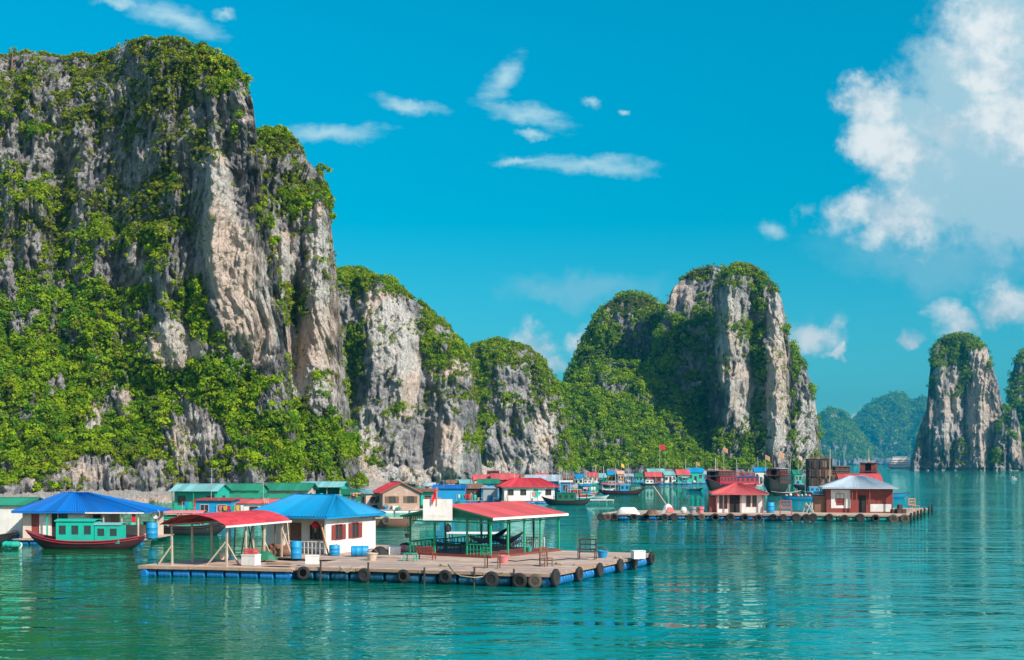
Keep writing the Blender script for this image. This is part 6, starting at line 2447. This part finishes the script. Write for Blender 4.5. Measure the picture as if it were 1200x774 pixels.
for k, (px, mt, lb) in enumerate(((812, M_GREYMETAL, 'grey tub next to the white ball buoy'), (821, M_PINK, 'pink and grey tub, second from the white ball buoy'))):
    p = at(px, 602, .8)
    t_ = thing('tub', lb, 'tub', (p.x, p.y, .8))
    m = MB()
    m.lathe([(.34, 0), (.44, .75), (.48, .75), (.48, .84), (.42, .84), (.32, .1)], (0, 0, 0), 14)
    m.build('tub_body', mt, t_, smooth_=True)
    m = MB()
    m.lathe([(.43, .45), (.435, .52)], (0, 0, 0), 14)
    m.build('hoop', M_DARK, t_)
p = at(770, 603, .8)
t_ = thing('net_heap', 'brown net heap left of the tarp on the far raft', 'net', (p.x - .6, p.y, .8))
m = MB()
m.lathe([(.8, 0), (.65, .35), (.3, .6), (.02, .68)], (0, 0, 0), 10)
m.build('net_bundle', M_BROWNWOOD, t_, smooth_=True)
p = at(921, 604, .8)
chair('rack', 'small red and white rack standing at the joint of the far rafts', 'rack', (p.x, p.y, .8), R(-8), 1.4, .9, .8, 1.75, M_PINKROOF)
p = at(948, 603, .8)
t_ = thing('gear_heap', 'heap of yellowish gear beside the side store of the grey roofed house', 'heap', (p.x, p.y, .8))
m = MB()
for k in range(7):
    m.bar((random.uniform(-.8, .8), random.uniform(-.3, .3), 0), (random.uniform(-.5, .5), random.uniform(-.2, .2), 1.4), .09)
m.build('timber_prop', M_PALEWOOD, t_)
p = at(1050, 602, .8)
t_ = thing('gear_heap', 'pile of dark crates at the sunny wall of the grey roofed house', 'heap', (p.x + .3, p.y, .8))
for (x, y, z, s) in ((0, 0, .3, .6), (.65, .1, .27, .54), (.2, .05, .85, .5), (-.6, .2, .25, .5)):
    m = MB()
    m.box((x, y, z), (s, s, s), .2)
    m.build('crate', M_DARKBOARD, t_)
p = at(1071, 599, .8)
chair('wooden_rack', 'brown wooden rack near the slanting end of the far raft', 'rack', (p.x, p.y, .8), R(20), 1.1, .8, .7, 1.6, M_ORANGEWOOD)

# ------------------------------------------------------------------ poles and flags
flag_on_pole('tall thin flag pole with a red flag above the far row of huts', ((773 - 600) * 440 / FPX, 440, .5), zrow(521, 440, .5), 2.2, 1.5, .3, 0, pole_r=.09)
for k, (px, py, Y, lb, mt) in enumerate(((848, 524, 345, 'orange pennant over the sloping roofed red boat', M_ORANGEWOOD), (897, 533, 330, 'orange pennant left of the black boat', M_ORANGEWOOD), (914, 530, 322, 'orange pennant right above the black boat', M_ORANGEWOOD),
                                      (816, 541, 436, 'orange pennant over the wide blue roof hut', M_ORANGEWOOD), (728, 543, 425, 'yellow pennant over the yellow hut', M_YELLOW), (936, 534, 400, 'peach pennant over the little mint hut', M_PEACH))):
    flag_on_pole(lb, ((px - 600) * Y / FPX, Y, .6), zrow(py, Y, .6), 1.5, 1.2, .5, R(random.uniform(-30, 30)), mt, 'pennants over the boats', .07)
poles = [('thin pole in front of the black netting barge', 972, 527, 300, .14), ('thin pole rising from the long white house', 622, 540, 226, .06), ('bamboo pole behind the blue roofed houses', 640, 528, 262, .06), ('pole beside the tall flag pole', 779, 530, 441, .09),
         ('short pole near the green fishing boat', 676, 560, 232, .06), ('pole among the huts by the blue box hut', 655, 546, 262, .06), ('bare pole beside the grey cabin', 690, 553, 270, .06), ('leaning pole behind the wooden house', 432, 556, 190, .05)]
for lb, px, py, Y, r in poles:
    b = MB()
    X = (px - 600) * Y / FPX
    b.tube((0, 0, -.5), (.15, 0, zrow(py, Y)), r, 6, r * .6)
    o = b.build('mooring_pole', M_PALEWOOD, None, (X, Y, 0))
    tag(o, lb, 'pole', 'thin poles among the huts')


def ridge_tree(label, px, py, Y, h, r, n, seed):
    rg = np.random.default_rng(seed)
    b = Vector(((px - 600) * Y / FPX, Y, zrow(py, Y)))
    t_ = thing('tree', label, 'tree', b)
    m = MB()
    top = Vector((.3, 0, h * .55))
    m.path([(0, 0, -2.0), (.1, 0, h * .2), top], .22, 6, .12)
    for k in range(5):
        a = k * 1.26
        m.path([top * (.5 + .1 * k), top * (.6 + .1 * k) + Vector((math.cos(a) * r * .6, math.sin(a) * r * .6, h * .15))], .08, 5, .03)
    m.build('trunk', M_BROWNWOOD, t_)
    c = rg.normal(size=(n, 3))
    c /= np.linalg.norm(c, axis=1, keepdims=True)
    c = c * (r * rg.random(n) ** .4)[:, None] * np.array([1, 1, .7]) + np.array([.3, 0, h * .62])
    o = bush_mesh('crown', c, np.full(n, r * .42), 34, np.tile([0, -.3, .9], (n, 1)), np.full(n, .2), .42, 'leafy crown')
    o.name = 'crown'
    del o['label']
    del o['kind']
    o.parent = t_


ridge_tree('small dark round tree leaning out from the buttress ridge', 377, 212, 298, 4.2, 1.9, 16, 3)
ridge_tree('tiny lone tree on the skyline of the tall cliff', 14, 70, 306, 3.6, 1.2, 9, 6)


# ------------------------------------------------------------------ small stuff on and along the near raft
for k, px in enumerate((376, 432, 498, 556, 602)):
    p = edge_px(MF, MFR, px) + out_of(MF, MFR, .12)
    m = MB()
    m.tube((0, 0, -.6), (random.uniform(-.06, .06), 0, 1.0 + random.uniform(-.1, .25)), .055, 6)
    o = m.build('mooring_stake', M_DARKBOARD, None, (p.x, p.y, 0))
    tag(o, ['dark stake by the front edge below the porch', 'dark stake on the front edge below the lying blue barrel', 'dark stake below the red brown bench', 'dark stake left of the front edge stool', 'dark stake between the stool and the worn tyre'][k], 'stake', 'stakes along the near raft')
near = [('net_heap', 'dark heap of fishing net behind the lying blue barrel', 446, 650, 'net'), ('foam_box', 'white foam box on the deck between house and pavilion', 462, 650, 'box'), ('basket', 'round basket on the deck before the white house corner', 436, 657, 'basket'),
        ('net_heap', 'low net heap near the back corner of the white house', 476, 645, 'net'), ('basket', 'round basket by the pavilion corner post', 590, 660, 'basket'), ('foam_box', 'white foam box at the front of the porch', 366, 661, 'box'),
        ('net_heap', 'net heap in the shade of the red shelter', 312, 656, 'net'), ('basket', 'round basket under the curved red roof', 262, 656, 'basket'), ('timber_props', 'leaning poles by the back of the red shelter', 336, 652, 'timber'),
        ('basket', 'round basket beside the dark armchair', 706, 654, 'basket'), ('foam_box', 'white foam box at the far right tip of the raft', 748, 655, 'box')]
for kd, lb, px, py, ct in near:
    p = at(px, py, ZD)
    clutter_item(kd, lb, (p.x, p.y, ZD), R(random.uniform(-40, 20)), ct, 'goods on the near raft')
for k, (px, py) in enumerate(((520, 664), (655, 662), (724, 655))):
    p = at(px, py, ZD)
    t_ = thing('rope_coil', ['coil of pale rope before the pavilion bench', 'coil of pale rope near the raft corner', 'coil of pale rope on the sunny raft end'][k], 'rope', (p.x, p.y, ZD + .03))
    m = MB()
    m.path([((.18 + .012 * (q % 9)) * math.cos(q * .7), (.18 + .012 * (q % 9)) * math.sin(q * .7), .015 + q * .0018) for q in range(54)], .025, 5)
    m.build('coil', M_ROPE, t_, smooth_=True)
# wet patches and odd boards on the deck are part of the wood; loose boards lie on top
for k, (px, py, L_, rz) in enumerate(((610, 663, 2.8, -12), (690, 662, 2.2, 30), (560, 664, 1.8, 5))):
    p = at(px, py, ZD)
    m = MB()
    m.box((0, 0, .03), (L_, .2, .05), 0, .6)
    o = m.build('loose_board', M_BEAM, None, (p.x, p.y, ZD), R(rz))
    tag(o, ['loose board lying between stool and old chair', 'loose board near the dark armchair', 'loose board left of the front edge stool'][k], 'board', 'loose boards on the near raft')

# more of the crowded middle of the village
more = [('faded pink hut above the teal shed, close under the crag', 594, 606, 300, 561, 556.5, M_PINK, M_PINKROOF), ('white hut with a rusty roof close under the crag', 607, 618, 305, 561, 557, M_WHITE, M_RUST),
        ('green hut squeezed behind the blue box hut', 645, 656, 300, 562, 558, M_TURQ, M_GREENROOF), ('grey hut with a red roof on the shore side', 630, 643, 330, 559.5, 555, M_GREYMETAL, M_PINKROOF),
        ('brown hut on the shore side between blue huts', 660, 671, 330, 561, 557.5, M_BROWNWOOD, M_RUST), ('tiny white hut with a blue roof by the wooded foot', 673, 683, 360, 560, 556, M_WHITE, M_BLUEROOF),
        ('small peach hut with a teal roof near the shore rubble', 540, 552, 290, 567, 562.5, M_PEACH, M_TEALROOF), ('dark hut with a rusty roof near the shore rubble', 524, 537, 300, 566.5, 563, M_DARKBOARD, M_RUST),
        ('narrow grey hut behind the wooden house', 498, 508, 280, 570, 566, M_GREYMETAL, M_GREYROOF)]
for lb, a, b, Y, ey, ry, wm, rm in more:
    vhouse(lb, a, b, Y, ey, ry, wm, rm, 3.5, random.uniform(-12, 12), roof='gable_x', wins=2, zf=.6, group='floating houses of the village')
more_b = [('blue sampan moored under the pink and white huts', 640, 582, 6.5, M_BLUE, M_FOAM, M_TURQ, 10), ('red sampan left of the pontoon clutter', 672, 584, 6.0, M_BOATRED, M_PALEWOOD, M_PINKROOF, 165),
          ('dark sampan near the far row, cabin white', 762, 569, 7.0, M_DARK, M_BLUE, M_WHITE, 4), ('green sampan under the wide blue roofed hut', 800, 566.5, 7.0, M_DGREEN, M_PALEWOOD, M_TURQ, 176), ('maroon sampan behind the red canopy boat', 718, 571, 6.5, M_MAROON, M_BLUE, M_GREYMETAL, 8),
          ('turquoise sampan at the far left of the far row', 690, 569, 6.5, M_TURQ, M_FOAM, M_WHITE, -6), ('dark sampan tied below the net barge', 955, 580, 6.5, M_DARK, M_TURQ, M_BLUE, 12)]
for lb, px, py, L_, hm, gm, cm, rz in more_b:
    P = at(px, py)
    boat('sampan', lb, 'boat', (P.x, P.y, 0), R(rz), L_, 1.7, .55, .45, .3, hm, gm, [(-1.6, .9, 1.3, .4, 1.2, cm, M_GREYMETAL, 2, .1)], 'boats moored in the village', extras=lambda t_: mast(t_, 1.6, 0, .5, 2.6 + random.random(), .04))

extra_poles = [(528, 552, 240), (551, 556, 235), (571, 548, 290), (588, 545, 300), (603, 547, 268), (612, 543, 310), (628, 545, 300), (648, 548, 268), (664, 550, 300), (684, 548, 330), (698, 545, 425), (708, 546, 420), (721, 545, 300), (736, 542, 420), (756, 540, 440), (788, 540, 430), (803, 538, 430), (838, 536, 350), (862, 538, 345), (888, 536, 405), (905, 534, 335), (925, 538, 330), (990, 528, 320)]
for k, (px, py, Y) in enumerate(extra_poles):
    b = MB()
    X = (px - 600) * Y / FPX
    b.tube((0, 0, -.5), (random.uniform(-.3, .3), 0, zrow(py, Y)), .11 * Y / 260, 5, .07 * Y / 260)
    o = b.build('mast_pole', random.choice([M_PALEWOOD, M_BROWNWOOD, M_GREYMETAL]), None, (X, Y, 0))
    tag(o, 'slim pole among the crowded boats, %s along from the blue tarp shed' % (ordn[k] if k < len(ordn) else ['seventeenth', 'eighteenth', 'nineteenth', 'twentieth', 'twenty first', 'twenty second', 'twenty third'][k - 16]), 'pole', 'slim poles among the boats')
more_h = [('tiny red roofed hut behind the yellow hut', 716, 724, 450, 555, 551, M_WHITE, M_PINKROOF), ('tiny grey hut at the wooded foot above the red canopy boat', 733, 742, 450, 559, 555.5, M_GREYMETAL, M_GREYROOF), ('tiny blue hut left of the big red boats', 823, 831, 440, 556, 552.5, M_BLUE, M_GREYROOF),
          ('small teal roofed hut in front of the shore poles', 612, 624, 285, 564, 560, M_PEACH, M_TEALROOF), ('small blue hut with a rusty roof among the shore huts', 585, 595, 320, 559, 555.5, M_BLUE, M_RUST), ('small white hut close to the shore rubble', 571, 580, 320, 560, 556.5, M_WHITE, M_GREYROOF)]
for lb, a, b, Y, ey, ry, wm, rm in more_h:
    vhouse(lb, a, b, Y, ey, ry, wm, rm, 3.5, random.uniform(-15, 15), roof='gable_x', wins=1, zf=.6, group='floating houses of the village')
